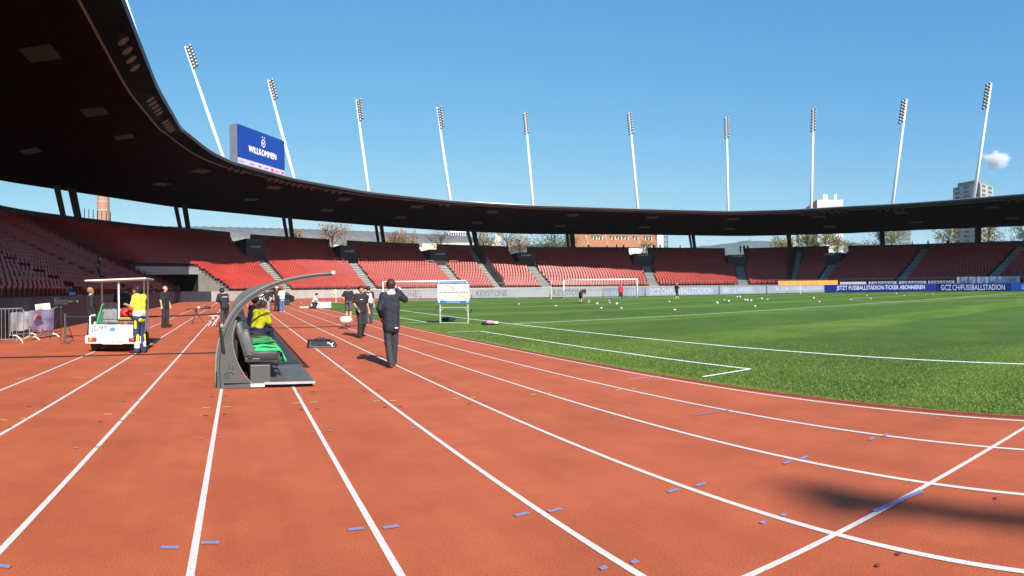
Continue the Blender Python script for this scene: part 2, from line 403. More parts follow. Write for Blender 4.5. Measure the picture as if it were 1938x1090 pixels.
def lift(xs, ys, p, default):
    """height at plan point p of the thing seen along the line xs, ys of the photograph"""
    if p[1] < 5: return None
    x = pxof(p)
    if x < xs[0] or x > xs[-1] : return None
    return at(x, float(np.interp(x, xs, ys)), math.hypot(*p)).z
def fill(a):
    a = np.array([np.nan if v is None else v for v in a], float); ok = ~np.isnan(a)
    a = np.interp(np.arange(len(a)), np.where(ok)[0], a[ok])
    k = np.array([1, 2, 3, 4, 3, 2, 1.]); k /= k.sum()
    return np.convolve(np.pad(a, 3, mode='edge'), k, mode='valid')
TOPX, TOPY = [0, 70, 270, 380, 470, 560, 720, 830, 1000, 1240, 1400, 1540, 1700, 1938], [388, 401, 425, 433, 443, 449, 458, 462, 467, 468, 470, 466, 463, 455]
EDX, EDY = [240, 262, 300, 345, 400, 440, 560, 700, 850, 1000, 1200, 1380, 1500, 1600, 1700, 1800, 1938], [0, 60, 160, 240, 285, 305, 338, 363, 379, 388, 395, 400, 397, 391, 386, 379, 367]
OUX, OUY = [0, 100, 240, 330, 460, 560, 720, 850, 1000, 1200, 1400, 1500, 1600, 1700, 1800, 1938], [342, 357, 378, 392, 405, 415, 428, 437, 443, 444, 447, 445, 442, 437, 433, 428]
INN, OUT = CUR[:, :2], CUR[:, 2:]
NRM = (OUT - INN) / np.linalg.norm(OUT - INN, axis=1)[:, None]
NR = 26
ZT = fill([lift(TOPX, TOPY, p, 12) for p in OUT])
EDGE_OFF = np.interp(TT, [0, 8, 9, 10, 11, 12, 14, 16, 18, 21, 24], [1.3, 1.3, 1.3, 1.3, 1.3, 1.3, 1.3, 1.3, 1.3, 1.3, 1.3])
EDG = INN - NRM * EDGE_OFF[:, None]
ROU = OUT + NRM * 8.0
def soften(a, k=15):
    w = np.hanning(k + 2)[1:-1]; w /= w.sum(); h_ = k // 2
    return np.stack([np.convolve(np.concatenate([2 * a[0, c] - a[h_:0:-1, c], a[:, c], 2 * a[-1, c] - a[-2:-h_ - 2:-1, c]]), w, mode='valid') for c in (0, 1)], 1)
NRM0 = NRM
EDG, ROU = soften(EDG, 29), soften(ROU, 35)
RNRM = (ROU - EDG) / np.linalg.norm(ROU - EDG, axis=1)[:, None]
ZE = fill([lift(EDX, EDY, p, 19) for p in EDG]); ZO = fill([lift(OUX, OUY, p, 16) for p in ROU])
ZB = 1.45
def zrow(r, zt): return ZB + (zt - 1.0 - ZB) * (0.86 * r / NR + 0.14 * (r / NR) ** 2)
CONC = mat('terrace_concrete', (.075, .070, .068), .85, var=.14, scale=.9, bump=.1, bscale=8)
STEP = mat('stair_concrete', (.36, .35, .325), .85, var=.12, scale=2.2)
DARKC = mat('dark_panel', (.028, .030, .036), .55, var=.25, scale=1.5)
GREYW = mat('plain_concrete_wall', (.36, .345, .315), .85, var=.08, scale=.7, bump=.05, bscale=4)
BLACKM = mat('black_metal', (.018, .018, .02), .45)
GALV = mat('galvanised', (.42, .43, .44), .4, .7)
WHITE = mat('white_gloss', (.78, .78, .77), .35)
REDS = mat('seat_red', (.34, .030, .018), .40, var=.16, scale=.35, spec=.42)
stand = thing('grandstand', 'long grandstand bowl of red tip-up seats curving round the running track', 'grandstand')
T_TUN = (8.15, float(SID[440]) - .02)                                   # the tunnel gate in the left corner
ROW_TUN = 9
PORTALS = [SID[x] for x in (545, 705, 872, 1035, 1238, 1407, 1551)]
ROW_POR = 15
def t_span(t, half_in, half_out_w):                                     # +- metres about a station, as a parameter span on row ROW_POR
    L = np.linalg.norm(np.diff(INN * .4 + OUT * .6, axis=0), axis=1); cum = np.concatenate([[0], np.cumsum(L)])
    s = np.interp(t, TT, cum); return float(np.interp(s - half_in, cum, TT)), float(np.interp(s + half_out_w, cum, TT))
PSP = [t_span(t, 2.6, 1.6) for t in PORTALS]
extra = sorted(set([v for p in PSP for v in p] + list(T_TUN)))
TS = np.array(sorted(set(list(TT) + extra)))
def cols_at(ts): return [np.interp(ts, TT, a) for a in (INN[:, 0], INN[:, 1], OUT[:, 0], OUT[:, 1], ZT)]
ix, iy, ox, oy, zt = cols_at(TS)
V = []; NC = 2 * (NR + 1)
for r in range(NR + 1):
    q = r / NR
    zl = np.zeros_like(zt) + (0 if r == 0 else 0) if r == 0 else zrow(r - 1, zt)
    zh = zrow(r, zt) if r < NR else zt
    for z in (zl, zh): V.append(np.stack([ix + (ox - ix) * q, iy + (oy - iy) * q, z], 1))
V = np.array(V)                                                         # (NC, n, 3)
n = len(TS); F = []
for c in range(NC - 1):
    r = c // 2
    for j in range(n - 1):
        tm = (TS[j] + TS[j + 1]) / 2
        if T_TUN[0] < tm < T_TUN[1] and r < ROW_TUN + (0 if c % 2 == 0 else 0) and c > 0 and not (c == 2 * ROW_TUN): continue
        if any(a < tm < b for a, b in PSP) and r >= ROW_POR and c > 2 * ROW_POR: continue
        F.append((c * n + j, c * n + j + 1, (c + 1) * n + j + 1, (c + 1) * n + j))
V2 = V.reshape(-1, 3).copy()
F = np.array(F)
cidx = F[:, 0] // n
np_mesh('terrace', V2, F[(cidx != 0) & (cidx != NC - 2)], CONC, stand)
# boundary wall at the track (shade along the main stand put into a dark colour, pale concrete round the bend) and back parapet
front = F[cidx == 0]; tmid = TS[front[:, 0] % n]
np_mesh('boundary_wall', V2, front[tmid < 8.6], mat('wall_shaded', (.030, .032, .040), .6, var=.15, scale=1.2), stand)
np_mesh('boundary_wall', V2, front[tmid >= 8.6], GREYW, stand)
par = F[cidx == NC - 2]
np_mesh('parapet', V2, par, DARKC, stand)
# back of the bowl so that nothing shows through from outside
bk = [(i, i + 1, n + i + 1, n + i) for i in range(n - 1) if not any(a < (TS[i] + TS[i + 1]) / 2 < b for a, b in PSP)]
np_mesh('rear_wall', np.concatenate([np.stack([ox, oy, zt], 1) + 0.0, np.stack([ox, oy, zt * 0], 1)]) + np.concatenate([np.stack([NRM_ * .25 for NRM_ in (np.interp(TS, TT, NRM[:, 0]), np.interp(TS, TT, NRM[:, 1]), TS * 0)], 1)] * 2), np.array(bk), DARKC, stand)
def P3(t, r, z=None, off=0.0):
    """point on the bowl at parameter t, row r (fraction), tangent offset metres"""
    a, b = plan(t); zt_ = float(np.interp(t, TT, ZT)); p = a + (b - a) * (r / NR)
    if off:
        a2, b2 = plan(t + .02); p2 = a2 + (b2 - a2) * (r / NR); d = p2 - p; p = p + d / np.linalg.norm(d) * off
    return Vector((p[0], p[1], zrow(r, zt_) if z is None else z))
# tunnel: cheek walls, lintel, dark back, ramp
for t, m in ((T_TUN[0], DARKC), (T_TUN[1], GREYW)):
    pl = [P3(t, 0, 0)] + [P3(t, 0, ZB)]
    for r in range(1, ROW_TUN + 1): pl += [P3(t, r, zrow(r - 1, float(np.interp(t, TT, ZT)))), P3(t, r)]
    pl.append(P3(t, ROW_TUN, 0)); MB().add(pl, [tuple(range(len(pl)))]).build('cheek_wall', m, stand)
lt = MB()
for i in range(6):
    t0 = T_TUN[0] + (T_TUN[1] - T_TUN[0]) * i / 6; t1 = T_TUN[0] + (T_TUN[1] - T_TUN[0]) * (i + 1) / 6
    a, b = P3(t0, ROW_TUN - .12), P3(t1, ROW_TUN - .12); a.z += .25; b.z += .25
    c, d = a.copy(), b.copy(); c.z -= 1.2; d.z -= 1.2
    lt.quad(a, b, d, c); e, f = P3(t0, ROW_TUN + .8), P3(t1, ROW_TUN + .8); e.z = c.z; f.z = d.z; lt.quad(c, d, f, e)
lt.build('lintel', mat('lintel_concrete', (.30, .29, .27), .85, var=.1, scale=.8), stand)
bw = MB(); t0, t1 = T_TUN; bw.quad(P3(t0, ROW_TUN + 6, 0), P3(t1, ROW_TUN + 6, 0), P3(t1, ROW_TUN + 6, 6), P3(t0, ROW_TUN + 6, 6))
bw.quad(P3(t0, ROW_TUN, 0), P3(t0, ROW_TUN + 6, 0), P3(t0, ROW_TUN + 6, 6), P3(t0, ROW_TUN, 6)); bw.quad(P3(t1, ROW_TUN, 0), P3(t1, ROW_TUN + 6, 0), P3(t1, ROW_TUN + 6, 6), P3(t1, ROW_TUN, 6))
bw.build('tunnel_wall', DARKC, stand)
rp = MB()
for i in range(7): rp.box(P3(T_TUN[1] - .16, 1.2 + i * .55, .2 + .17 * i), (3.2, .6, .16), R(-25))
rp.build('tunnel_steps', mat('pale_step', (.62, .60, .57), .8), stand)
MB().tube([P3(T_TUN[1] - .32, 1.0, 2.2), P3(T_TUN[1] - .1, 5.5, 3.2)], .04, 6).build('handrail', GALV, stand)
# portals: dark gate wall, side walls, sign, pair of rails
for k, ((a, b), t) in enumerate(zip(PSP, PORTALS)):
    zt_ = float(np.interp(t, TT, ZT)); z0 = zrow(ROW_POR, zt_); z1 = zt_ - 1.9
    r0 = ROW_POR + 1.2
    w = MB(); w.quad(P3(a, r0, z0), P3(b, r0, z0), P3(b, r0, z1), P3(a, r0, z1)); w.quad(P3(a, r0, z1), P3(b, r0, z1), P3(b, NR, z1), P3(a, NR, z1))
    w.quad(P3(a, NR - .05, z0), P3(b, NR - .05, z0), P3(b, NR - .05, z1), P3(a, NR - .05, z1)); w.quad(P3(a, ROW_POR, z0), P3(b, ROW_POR, z0), P3(b, r0, z0), P3(a, r0, z0))
    por = w.build('portal', DARKC, stand)
    s = MB()
    for tt in (a, b):
        pl = [P3(tt, ROW_POR, z0)]
        for r in range(ROW_POR + 1, NR + 1): pl += [P3(tt, r, zrow(r - 1, zt_)), P3(tt, r) if r < NR else P3(tt, r, zt_)]
        pl.append(P3(tt, NR, z0)); s.add(pl, [tuple(range(len(pl)))])
    s.build('side_wall', DARKC, por)
    # gate opening, a darker leaf set proud of the wall
    m_ = (a + b) / 2; g = MB(); ga, gb = a + (b - a) * .28, a + (b - a) * .80
    g.quad(P3(ga, r0 - .06, z0), P3(gb, r0 - .06, z0), P3(gb, r0 - .06, z0 + 2.1), P3(ga, r0 - .06, z0 + 2.1)); g.build('gate', BLACKM, por)
    sg = MB(); U = (P3(b, r0, 0) - P3(a, r0, 0)).normalized(); o = P3(m_, r0 - .08, min(z1 - .35, z0 + 2.55))
    for i, (dx, ww, hh) in enumerate(((-.95, .2, .34), (-.6, .26, .34), (-.22, .22, .34), (.15, .24, .34), (.48, .10, .34), (.68, .10, .34), (.95, .26, .34))):
        c_ = o + U * dx; hz = Vector((0, 0, hh / 2)); hw = U * ww / 2
        q = .05
        for p_, s_ in ((-1, 0), (1, 0)): sg.quad(c_ + hw * p_ - hz - U * q * .5, c_ + hw * p_ - hz + U * q * .5, c_ + hw * p_ + hz + U * q * .5, c_ + hw * p_ + hz - U * q * .5)
        if i % 2 == 0: sg.quad(c_ - hw + hz * .9, c_ + hw + hz * .9, c_ + hw + hz * .6, c_ - hw + hz * .6)
        else: sg.quad(c_ - hw - hz * .15, c_ + hw - hz * .15, c_ + hw + hz * .15, c_ - hw + hz * .15)
    sg.build('sector_sign', mat('sign_white', (.7, .72, .74), .5), por)
    if k in (1, 2, 3):
        for s_ in (-1, 1):
            c_ = P3(m_, ROW_POR - .2, z0, 2.9 * s_); rl = MB()
            for hz in (.25, .95): rl.tube([c_ - U * 1.0 + Vector((0, 0, hz)), c_ + U * 1.0 + Vector((0, 0, hz))], .045, 6)
            for q in (-1, 1): rl.tube([c_ + U * q, c_ + U * q + Vector((0, 0, .95))], .045, 6)
            rl.build('guard_rail', GALV, stand)
# stair flights
AISLES = [(SID[x], .95, ROW_POR, 1) for x in (545, 705, 872, 1035, 1238, 1407, 1551)] + [(SID[x] - .03, .55, NR, 1) for x in (945,)] + [(SID[1490] + .16, .6, NR, 1)] + \
         [(SID[1700], .9, NR, 1), (SID[1867], .9, NR, 1)] + [(t, .6, NR, 0) for t in AISLE_LEFT]
for t, hw, rmax, _ in AISLES:
    s = MB()
    for r in range(rmax):
        zt_ = float(np.interp(t, TT, ZT)); z, zn = zrow(r, zt_), zrow(r + 1, zt_)
        for h, (ra, rb) in enumerate(((0.02, .5), (.5, .98))):
            zz = z + (.02 if h == 0 else (zn - z) * .5)
            a, b, c, d = P3(t, r + ra, zz, -hw), P3(t, r + ra, zz, hw), P3(t, r + rb, zz, hw), P3(t, r + rb, zz, -hw)
            s.quad(a, b, c, d)
            if h: e, f = a.copy(), b.copy(); e.z = f.z = z; s.quad(e, f, b, a)
            else: e, f = P3(t, r + .0, z - (zn - z) * .5 if r else 0.9, -hw), P3(t, r + .0, z - (zn - z) * .5 if r else .9, hw); s.quad(e, f, b, a)
    s.build('stair_flight', STEP, stand)
# tall sector fences beside two of the aisles
for t, zup in ((SID[945] + .10, 2.3), (SID[1490] + .02, 2.3)):
    for r in range(0, NR, 1):
        if r % 1 == 0:
            f = MB(); a = P3(t, r + .1); b = P3(t, r + .9); b.z = a.z
            U = (b - a).normalized(); N_ = Vector((-U.y, U.x, 0)) * .05
            for q in (0.0, .5):
                p = a + (b - a) * q
                f.box(p + Vector((0, 0, zup / 2 - .1)), (.08, .16, zup), math.atan2(U.y, U.x) - math.pi / 2)
            f.box((a + b) / 2 + Vector((0, 0, zup - .25)), (.05, (b - a).length, .06), math.atan2(U.y, U.x) - math.pi / 2)
            f.build('fence_panel', BLACKM, stand)
    rl = MB(); rl.tube([P3(t, 0) + Vector((0, 0, 1.0)), P3(t, NR - 1) + Vector((0, 0, 1.0))], .035, 6); rl.build('handrail', GALV, stand)
# rail and glass along the front of the bend
rail = MB(); gl = MB()
tr_ = [t for t in TS if SID[440] + .05 <= t <= SID[2000]]
pts = [P3(t, .05, ZB + .95) for t in tr_]; rail.tube(pts, .035, 5)
for t in np.arange(SID[440] + .05, SID[2000], .115): rail.tube([P3(t, .05, ZB - .1), P3(t, .05, ZB + .95)], .02, 4)
rail.build('front_rail', GALV, stand)
# ---- seats
def seat_geo():
    m = MB(); w = .195
    prof = [(-.02, .02), (.0, .055), (.10, .035), (.30, .04), (.40, .075)]      # pan (depth from front, height)
    prof2 = [(.40, .075), (.455, .26), (.475, .40), (.50, .445), (.53, .43), (.50, .36), (.47, .2), (.44, .05)]
    for pr in (prof, prof2):
        for i in range(len(pr) - 1):
            (y0, z0), (y1, z1) = pr[i], pr[i + 1]
            c0 = .86 if (pr is prof2 and i in (2, 3)) else 1.0
            m.quad((-w, y0, z0), (w, y0, z0), (w * c0, y1, z1), (-w * c0, y1, z1))
    m.quad((-w, .0, -.05), (w, .0, -.05), (w, -.02, .02), (-w, -.02, .02))
    m.box((0, .32, -.18), (.06, .12, .38), mi=0)
    v = np.array(m.v); v[:, 2] += .40
    return v, [f for f in m.f]
SV, SF = seat_geo(); SF = np.array(SF)
seat_pos = []
for r in range(NR):
    q = (r + .28) / NR
    px_, py_ = ix + (ox - ix) * q, iy + (oy - iy) * q
    L = np.hypot(np.diff(px_), np.diff(py_)); cum = np.concatenate([[0], np.cumsum(L)])
    s = np.arange(.3, cum[-1], .60)
    ts = np.interp(s, cum, TS); X, Y = np.interp(s, cum, px_), np.interp(s, cum, py_)
    Z = zrow(r, np.interp(ts, TS, zt)); nx, ny = np.interp(ts, TT, NRM[:, 0]), np.interp(ts, TT, NRM[:, 1])
    keep = np.ones(len(s), bool)
    for t, hw, rmax, _ in AISLES:
        if r < rmax:
            s0 = np.interp(t, TS, cum); keep &= np.abs(s - s0) > hw + .30
    for t in (SID[945] + .10, SID[1490] + .02): keep &= np.abs(s - np.interp(t, TS, cum)) > .6
    if r < ROW_TUN: keep &= ~((ts > T_TUN[0] - .02) & (ts < T_TUN[1] + .03))
    elif r == ROW_TUN: keep &= ~((ts > T_TUN[0]) & (ts < T_TUN[1]))
    if r >= ROW_POR:
        for a, b in PSP: keep &= ~((ts > a - .02) & (ts < b + .02))
    keep &= Y > -20
    for k in np.where(keep)[0]: seat_pos.append((X[k], Y[k], Z[k] , nx[k], ny[k]))
SP = np.array(seat_pos)
pxs = VPX + PXR * np.arctan2(SP[:, 0], SP[:, 1]); dist = np.hypot(SP[:, 0], SP[:, 1])
rng = np.random.default_rng(4)
dist_k = np.where((pxs > -10) & (SP[:, 1] > 1), dist, 1e9)
near = np.argsort(dist_k)[:300]; isn = np.zeros(len(SP), bool); isn[near] = True
far = SP[~isn]
co = np.empty((len(far), len(SV), 3), np.float32)
nn = far[:, 3:5] / np.linalg.norm(far[:, 3:5], axis=1)[:, None]
co[:, :, 0] = far[:, 0:1] + SV[None, :, 0] * nn[:, 1:2] + SV[None, :, 1] * nn[:, 0:1]
co[:, :, 1] = far[:, 1:2] - SV[None, :, 0] * nn[:, 0:1] + SV[None, :, 1] * nn[:, 1:2]
co[:, :, 2] = far[:, 2:3] + SV[None, :, 2] + rng.normal(0, .006, len(far))[:, None]
fa = (np.arange(len(far))[:, None, None] * len(SV) + SF[None]).reshape(-1, 4)
so_ = np_mesh('seats', co.reshape(-1, 3), fa, REDS, stand); so_['kind'] = 'stuff'
sme = bpy.data.meshes.new('seat'); sme.from_pydata([tuple(v) for v in SV], [], [tuple(int(i) for i in f) for f in SF]); sme.materials.append(REDS)
for k in near:
    o = bpy.data.objects.new('seat', sme); COL.objects.link(o); o.parent = stand
    o.location = SP[k, :3]; o.rotation_euler = (0, 0, math.atan2(-SP[k, 3], SP[k, 4]))
# ---------------------------------------------------------------- roof
roof = thing('stadium_roof', 'sweeping dark stadium roof ring with wood-brown soffit above the stands', 'roof'); roof['kind'] = 'thing'; stand['kind'] = 'thing'
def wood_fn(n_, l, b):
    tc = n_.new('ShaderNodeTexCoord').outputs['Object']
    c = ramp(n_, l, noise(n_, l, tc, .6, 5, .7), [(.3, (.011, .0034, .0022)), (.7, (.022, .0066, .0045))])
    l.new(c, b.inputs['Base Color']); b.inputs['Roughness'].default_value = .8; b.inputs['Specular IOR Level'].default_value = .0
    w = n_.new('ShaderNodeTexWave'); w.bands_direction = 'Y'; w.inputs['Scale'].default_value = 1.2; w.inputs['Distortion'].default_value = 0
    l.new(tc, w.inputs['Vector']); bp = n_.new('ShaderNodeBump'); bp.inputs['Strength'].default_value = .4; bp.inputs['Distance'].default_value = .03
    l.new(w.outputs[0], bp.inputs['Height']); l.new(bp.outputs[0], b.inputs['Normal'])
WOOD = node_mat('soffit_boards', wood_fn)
ROOFG = mat('roof_edge_metal', (.40, .40, .40), .35, .6, var=.1, scale=.4)
SW = 2.4
N2 = len(TT)
def rp_(off, z):                                                        # ring of points 'off' metres outwards of the roof edge
    p = EDG + RNRM * off; return np.stack([p[:, 0], p[:, 1], z], 1)
WID = np.linalg.norm(ROU - EDG, axis=1)
def zs(off): return ZE - .45 + (ZO - ZE + .45) * np.clip((off - SW) / (WID - SW), 0, 1) if off > SW else ZE - .45 + 0 * WID
def strips(name, rings, m, smooth=True, parent=roof):
    v = np.concatenate(rings); k = len(rings); f = []
    for a in range(k - 1): f += [(a * N2 + j, a * N2 + j + 1, (a + 1) * N2 + j + 1, (a + 1) * N2 + j) for j in range(N2 - 1)]
    return np_mesh(name, v, np.array(f), m, parent, smooth)
outr = np.stack([ROU[:, 0], ROU[:, 1], ZO], 1)
strips('fascia', [rp_(0, ZE - .42), rp_(-.05, ZE - .03)], mat('fascia_black', (.03, .03, .033), .5))
strips('edge_trim', [rp_(-.07, ZE - .05), rp_(-.07, ZE + .06), rp_(.12, ZE + .10)], ROOFG)
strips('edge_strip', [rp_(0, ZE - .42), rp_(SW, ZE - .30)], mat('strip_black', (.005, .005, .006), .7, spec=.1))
strips('light_trim', [rp_(SW, ZE - .30), rp_(SW + .02, ZE - .42), rp_(SW + .12, ZE - .45)], mat('trim_pale', (.16, .14, .135), .5))
inner2 = rp_(SW + .12, ZE - .45)
mids = []
for q in (.0, .25, .5, .75, 1.0): mids.append(inner2 * (1 - q) + outr * q)
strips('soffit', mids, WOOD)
top = outr.copy(); top[:, 2] += .9
strips('outer_fascia', [outr, top], mat('outer_fascia', (.03, .025, .025), .6))
strips('roof_top', [top, rp_(.12, ZE + .10)], mat('roof_gravel', (.20, .20, .19), .9, var=.2, scale=1))
def roof_pt(t, off, drop=0.0):
    e = np.array([np.interp(t, TT, EDG[:, c]) for c in (0, 1)]); nrm = np.array([np.interp(t, TT, RNRM[:, c]) for c in (0, 1)]); nrm /= np.linalg.norm(nrm)
    ze, zo, w = [float(np.interp(t, TT, a)) for a in (ZE, ZO, WID)]
    z = ze - .45 + (zo - ze + .45) * max(0, (off - SW - .12) / (w - SW - .12)) if off > SW + .12 else ze - .42 + .12 * off / SW
    p = e + nrm * off
    return Vector((p[0], p[1], z - drop)), Vector((nrm[0], nrm[1], 0))
# square acoustic panels in the soffit, two rows
TILE = mat('soffit_panel', (.055, .044, .038), .7, var=.08, scale=2)
Lr = np.concatenate([[0], np.cumsum(np.linalg.norm(np.diff(EDG, axis=0), axis=1))])
for s in np.arange(20.8, Lr[-1] - 40, 16.3):
    t = float(np.interp(s, Lr, TT))
    for off in (7.0, 19.0):
        p, nr = roof_pt(t, off, .07); p2, _ = roof_pt(t, off + 1, .07); U = (p2 - p).normalized(); Vt = Vector((nr.y, -nr.x, 0)); Wn = U.cross(Vt)
        a_, b_ = U * 1.15, Vt * 1.3
        MB().prism([(-1.15, -1.3), (1.15, -1.3), (1.15, 1.3), (-1.15, 1.3)], -.05, .05, (p, U, Vt, Wn)).build('soffit_panel', TILE, roof)
# edge spotlights hung below the strip in groups, each with yoke and reflector
LAMPB = mat('lamp_body', (.05, .05, .055), .4, .3); LENS = mat('lamp_glass', (.30, .30, .31), .12, .6)
sp_b = MB().lathe([(.02, -.32), (.16, -.30), (.27, -.05), (.30, .06), (.27, .06)], 12)
sp_b.tube([(-.33, 0, -.1), (-.33, 0, .0), (-.33, 0, -.5), (.33, 0, -.5), (.33, 0, 0)], .03, 5)
spot_me = sp_b.build('spotlight', LAMPB, roof)
lens_o = MB().lathe([(1e-6, .03), (.26, .055)], 12).build('lens', LENS, spot_me)
spot_tpl = (spot_me, lens_o); first = True
sgroups = [(30, 3), (43.5, 4), (56, 5), (67, 5), (95.0, 3), (105.5, 8), (120, 3), (146, 2), (222, 7), (238, 4), (262, 4), (281, 4), (300, 4)]
for s0, cnt in sgroups:
    for k in range(cnt):
        t = float(np.interp(s0 + 55 - 14 + k * 1.55, Lr, TT)); p, nr = roof_pt(t, .75, .55)
        o = spot_me if first else dup(spot_me, roof); first = False
        dirv = (-nr * .55 + Vector((0, 0, -1))).normalized()
        o.location = p; o.scale = (1.4, 1.4, 1.4); o.rotation_euler = dirv.to_track_quat('Z', 'Y').to_euler()
# slanted roof columns in pairs
colpx = [((120, 410), (107, 352), 1.0), ((148, 414), (136, 358), 1.35), ((342, 436), (332, 388), .9), ((357, 437), (349, 388), 1.15), ((543, 449), (536, 408), .8), ((553, 449), (548, 408), 1.0),
         ((716, 458), (711, 424), .75), ((726, 458), (721, 424), .95), ((892, 464), (884, 433), .8), ((902, 464), (896, 433), 1.3), ((1076, 468), (1072, 438), .7), ((1085, 468), (1082, 438), 1.2),
         ((1309, 471), (1304, 440), .6), ((1315, 471), (1311, 440), .9), ((1495, 469), (1492, 441), 1.1), ((1671, 465), (1669, 434), 1.1), ((1851, 462), (1851, 428), 1.4)]
ordn = ['first', 'second', 'third', 'fourth', 'fifth', 'sixth', 'seventh', 'eighth', 'ninth', 'tenth', 'eleventh', 'twelfth', 'thirteenth', 'fourteenth', 'fifteenth', 'sixteenth', 'seventeenth']
OPX = [pxof(p) if p[1] > 5 else (-999 if p[0] < 0 else 2999) for p in OUT]; OD = np.hypot(OUT[:, 0], OUT[:, 1])
def d_out(x): return float(np.interp(x, OPX, OD))
for i, (b, tp, w) in enumerate(colpx):
    pb, pt = at(*b, d_out(b[0]) + 1.2), at(*tp, d_out(tp[0]) + 2.6)
    dn = (pb - pt) / (pt.z - pb.z); foot = pb + dn * (pb.z - 5.0)
    sd = 'left' if i % 2 == 0 else 'right'
    if i < 14: lab = f'{sd} leg of the {ordn[i // 2]} pair of slanted black roof columns from the left'
    else: lab = f'single black roof column, {["third", "second", "first"][i - 14]} from the right edge'
    m = MB(); ax = Vector((pb.y, -pb.x, 0)).normalized(); ay = Vector((pb.x, pb.y, 0)).normalized()
    rr = []
    for p, ww in ((foot, w * .75), (pt, w * 1.0)):
        rr += [p - ax * ww / 2 - ay * .5, p + ax * ww / 2 - ay * .5, p + ax * ww / 2 + ay * .5, p - ax * ww / 2 + ay * .5]
    rr = [v - foot for v in rr]
    m.add(rr, [(0, 1, 5, 4), (1, 2, 6, 5), (2, 3, 7, 6), (3, 0, 4, 7), (4, 5, 6, 7), (3, 2, 1, 0)])
    o = m.build('roof_column', mat('column_steel', (.022, .02, .02), .55)); o.location = foot; tag(o, lab, 'column', 'slanted roof columns', 'thing')
# ---------------------------------------------------------------- floodlight masts on the roof
MASTW = mat('mast_white', (.80, .81, .82), .4, .0); LAMPG = mat('floodlight_body', (.30, .31, .33), .4, .5); LAMPL = mat('floodlight_glass', (.55, .62, .70), .1, .7)
EPX = [pxof(p) if p[1] > 5 else (-999 if p[0] < 0 else 2999) for p in EDG]; ED = np.hypot(EDG[:, 0], EDG[:, 1])
def d_edge(x): return float(np.interp(x, EPX, ED))
mpx = [((422, 298), (350, 88), 8.0, 7, 1), ((556, 337), (507, 152), 8.0, 7, 1), ((697, 361), (674, 189), 6.5, 8, 1), ((852, 377), (827, 203), 6.0, 8, 1), ((1008.5, 387), (994, 214), 6.0, 8, 0), ((1207, 394), (1191, 214), 6.2, 8, 0),
       ((1378, 399), (1375, 222), 5.6, 8, 0), ((1535, 395), (1540, 206), 6.6, 8, 0), ((1689, 387), (1716, 189), 7.2, 8, -1), ((1843, 373), (1876, 158), 8.0, 8, -1), ((286, 150), (222, -50), 9.0, 8, 1)]
for i, (b, tp, w, nl, side) in enumerate(mpx):
    de = d_edge(b[0]) + (2.2 if i != 1 else 7.0)
    if i == 10: de = 64
    pb, pt = at(*b, de), at(*tp, de + 6.0)
    lab = f'white floodlight mast on the roof, {ordn[i]} whole one from the left' if i < 10 else 'floodlight mast at far left, only its lamps show past the roof edge'
    t = thing('floodlight_mast', lab, 'floodlight', pb, 0, 'floodlight masts around the roof'); t['kind'] = 'thing'
    v = pt - pb; foot = -v.normalized() * .25
    wm = w / PXR * de
    MB().tube([foot, v * .5, v], [wm * .46, wm * .38, wm * .24], 12).build('pole', MASTW, t, True)
    
    inw = Vector((-pb.x, -pb.y, 0)).normalized(); sid = Vector((pb.y, -pb.x, 0)).normalized()
    L = v.length; vn = v.normalized(); br = MB()
    for k in range(nl):
        q = 1 - (.018 + .030 * k); p = v * q
        for s in (-.30, .34):
            c = p + inw * (.45) + sid * (s * (1.0 if side == 0 else .8) + .55 * side) + vn * (.25 if s > 0 else -.15)
            br.tube([p, c], .06, 5)
            dr = (inw + Vector((0, 0, -.75)) + sid * s * .2).normalized()
            rot = dr.to_track_quat('Z', 'Y').to_matrix()
            o = MB().lathe([(.05, -.26), (.16, -.21), (.27, -.02), (.29, .06)], 10, (0, 0, 0)).build('lamp', LAMPG, t, True)
            o.location = c; o.rotation_euler = rot.to_euler()
            MB().lathe([(1e-6, .03), (.27, .035)], 10).build('lens', LAMPL, o)
    br.build('lamp_bracket', LAMPG, t)
# unseen mast added behind the viewpoint to cast the blurred shadow on the lanes
shadow_mast = thing('floodlight_mast', 'unseen mast added behind the viewpoint to cast the blurred shadow across the inner lanes', 'floodlight', (6.05, -38.2, 0)); shadow_mast['kind'] = 'thing'
MB().tube([(0, 0, 0), (0, 0, 15), (0, 0, 30)], [.7, .42, .17], 14).build('pole', MASTW, shadow_mast, True)
for k in range(5):
    for s in (-.22,):
        o = MB().lathe([(.05, -.26), (.14, -.21), (.20, -.02), (.22, .06)], 10).build('lamp', LAMPG, shadow_mast, True); o.location = (s, .3, 29.4 - 1.5 * k); o.rotation_euler = (R(-130), 0, 0)
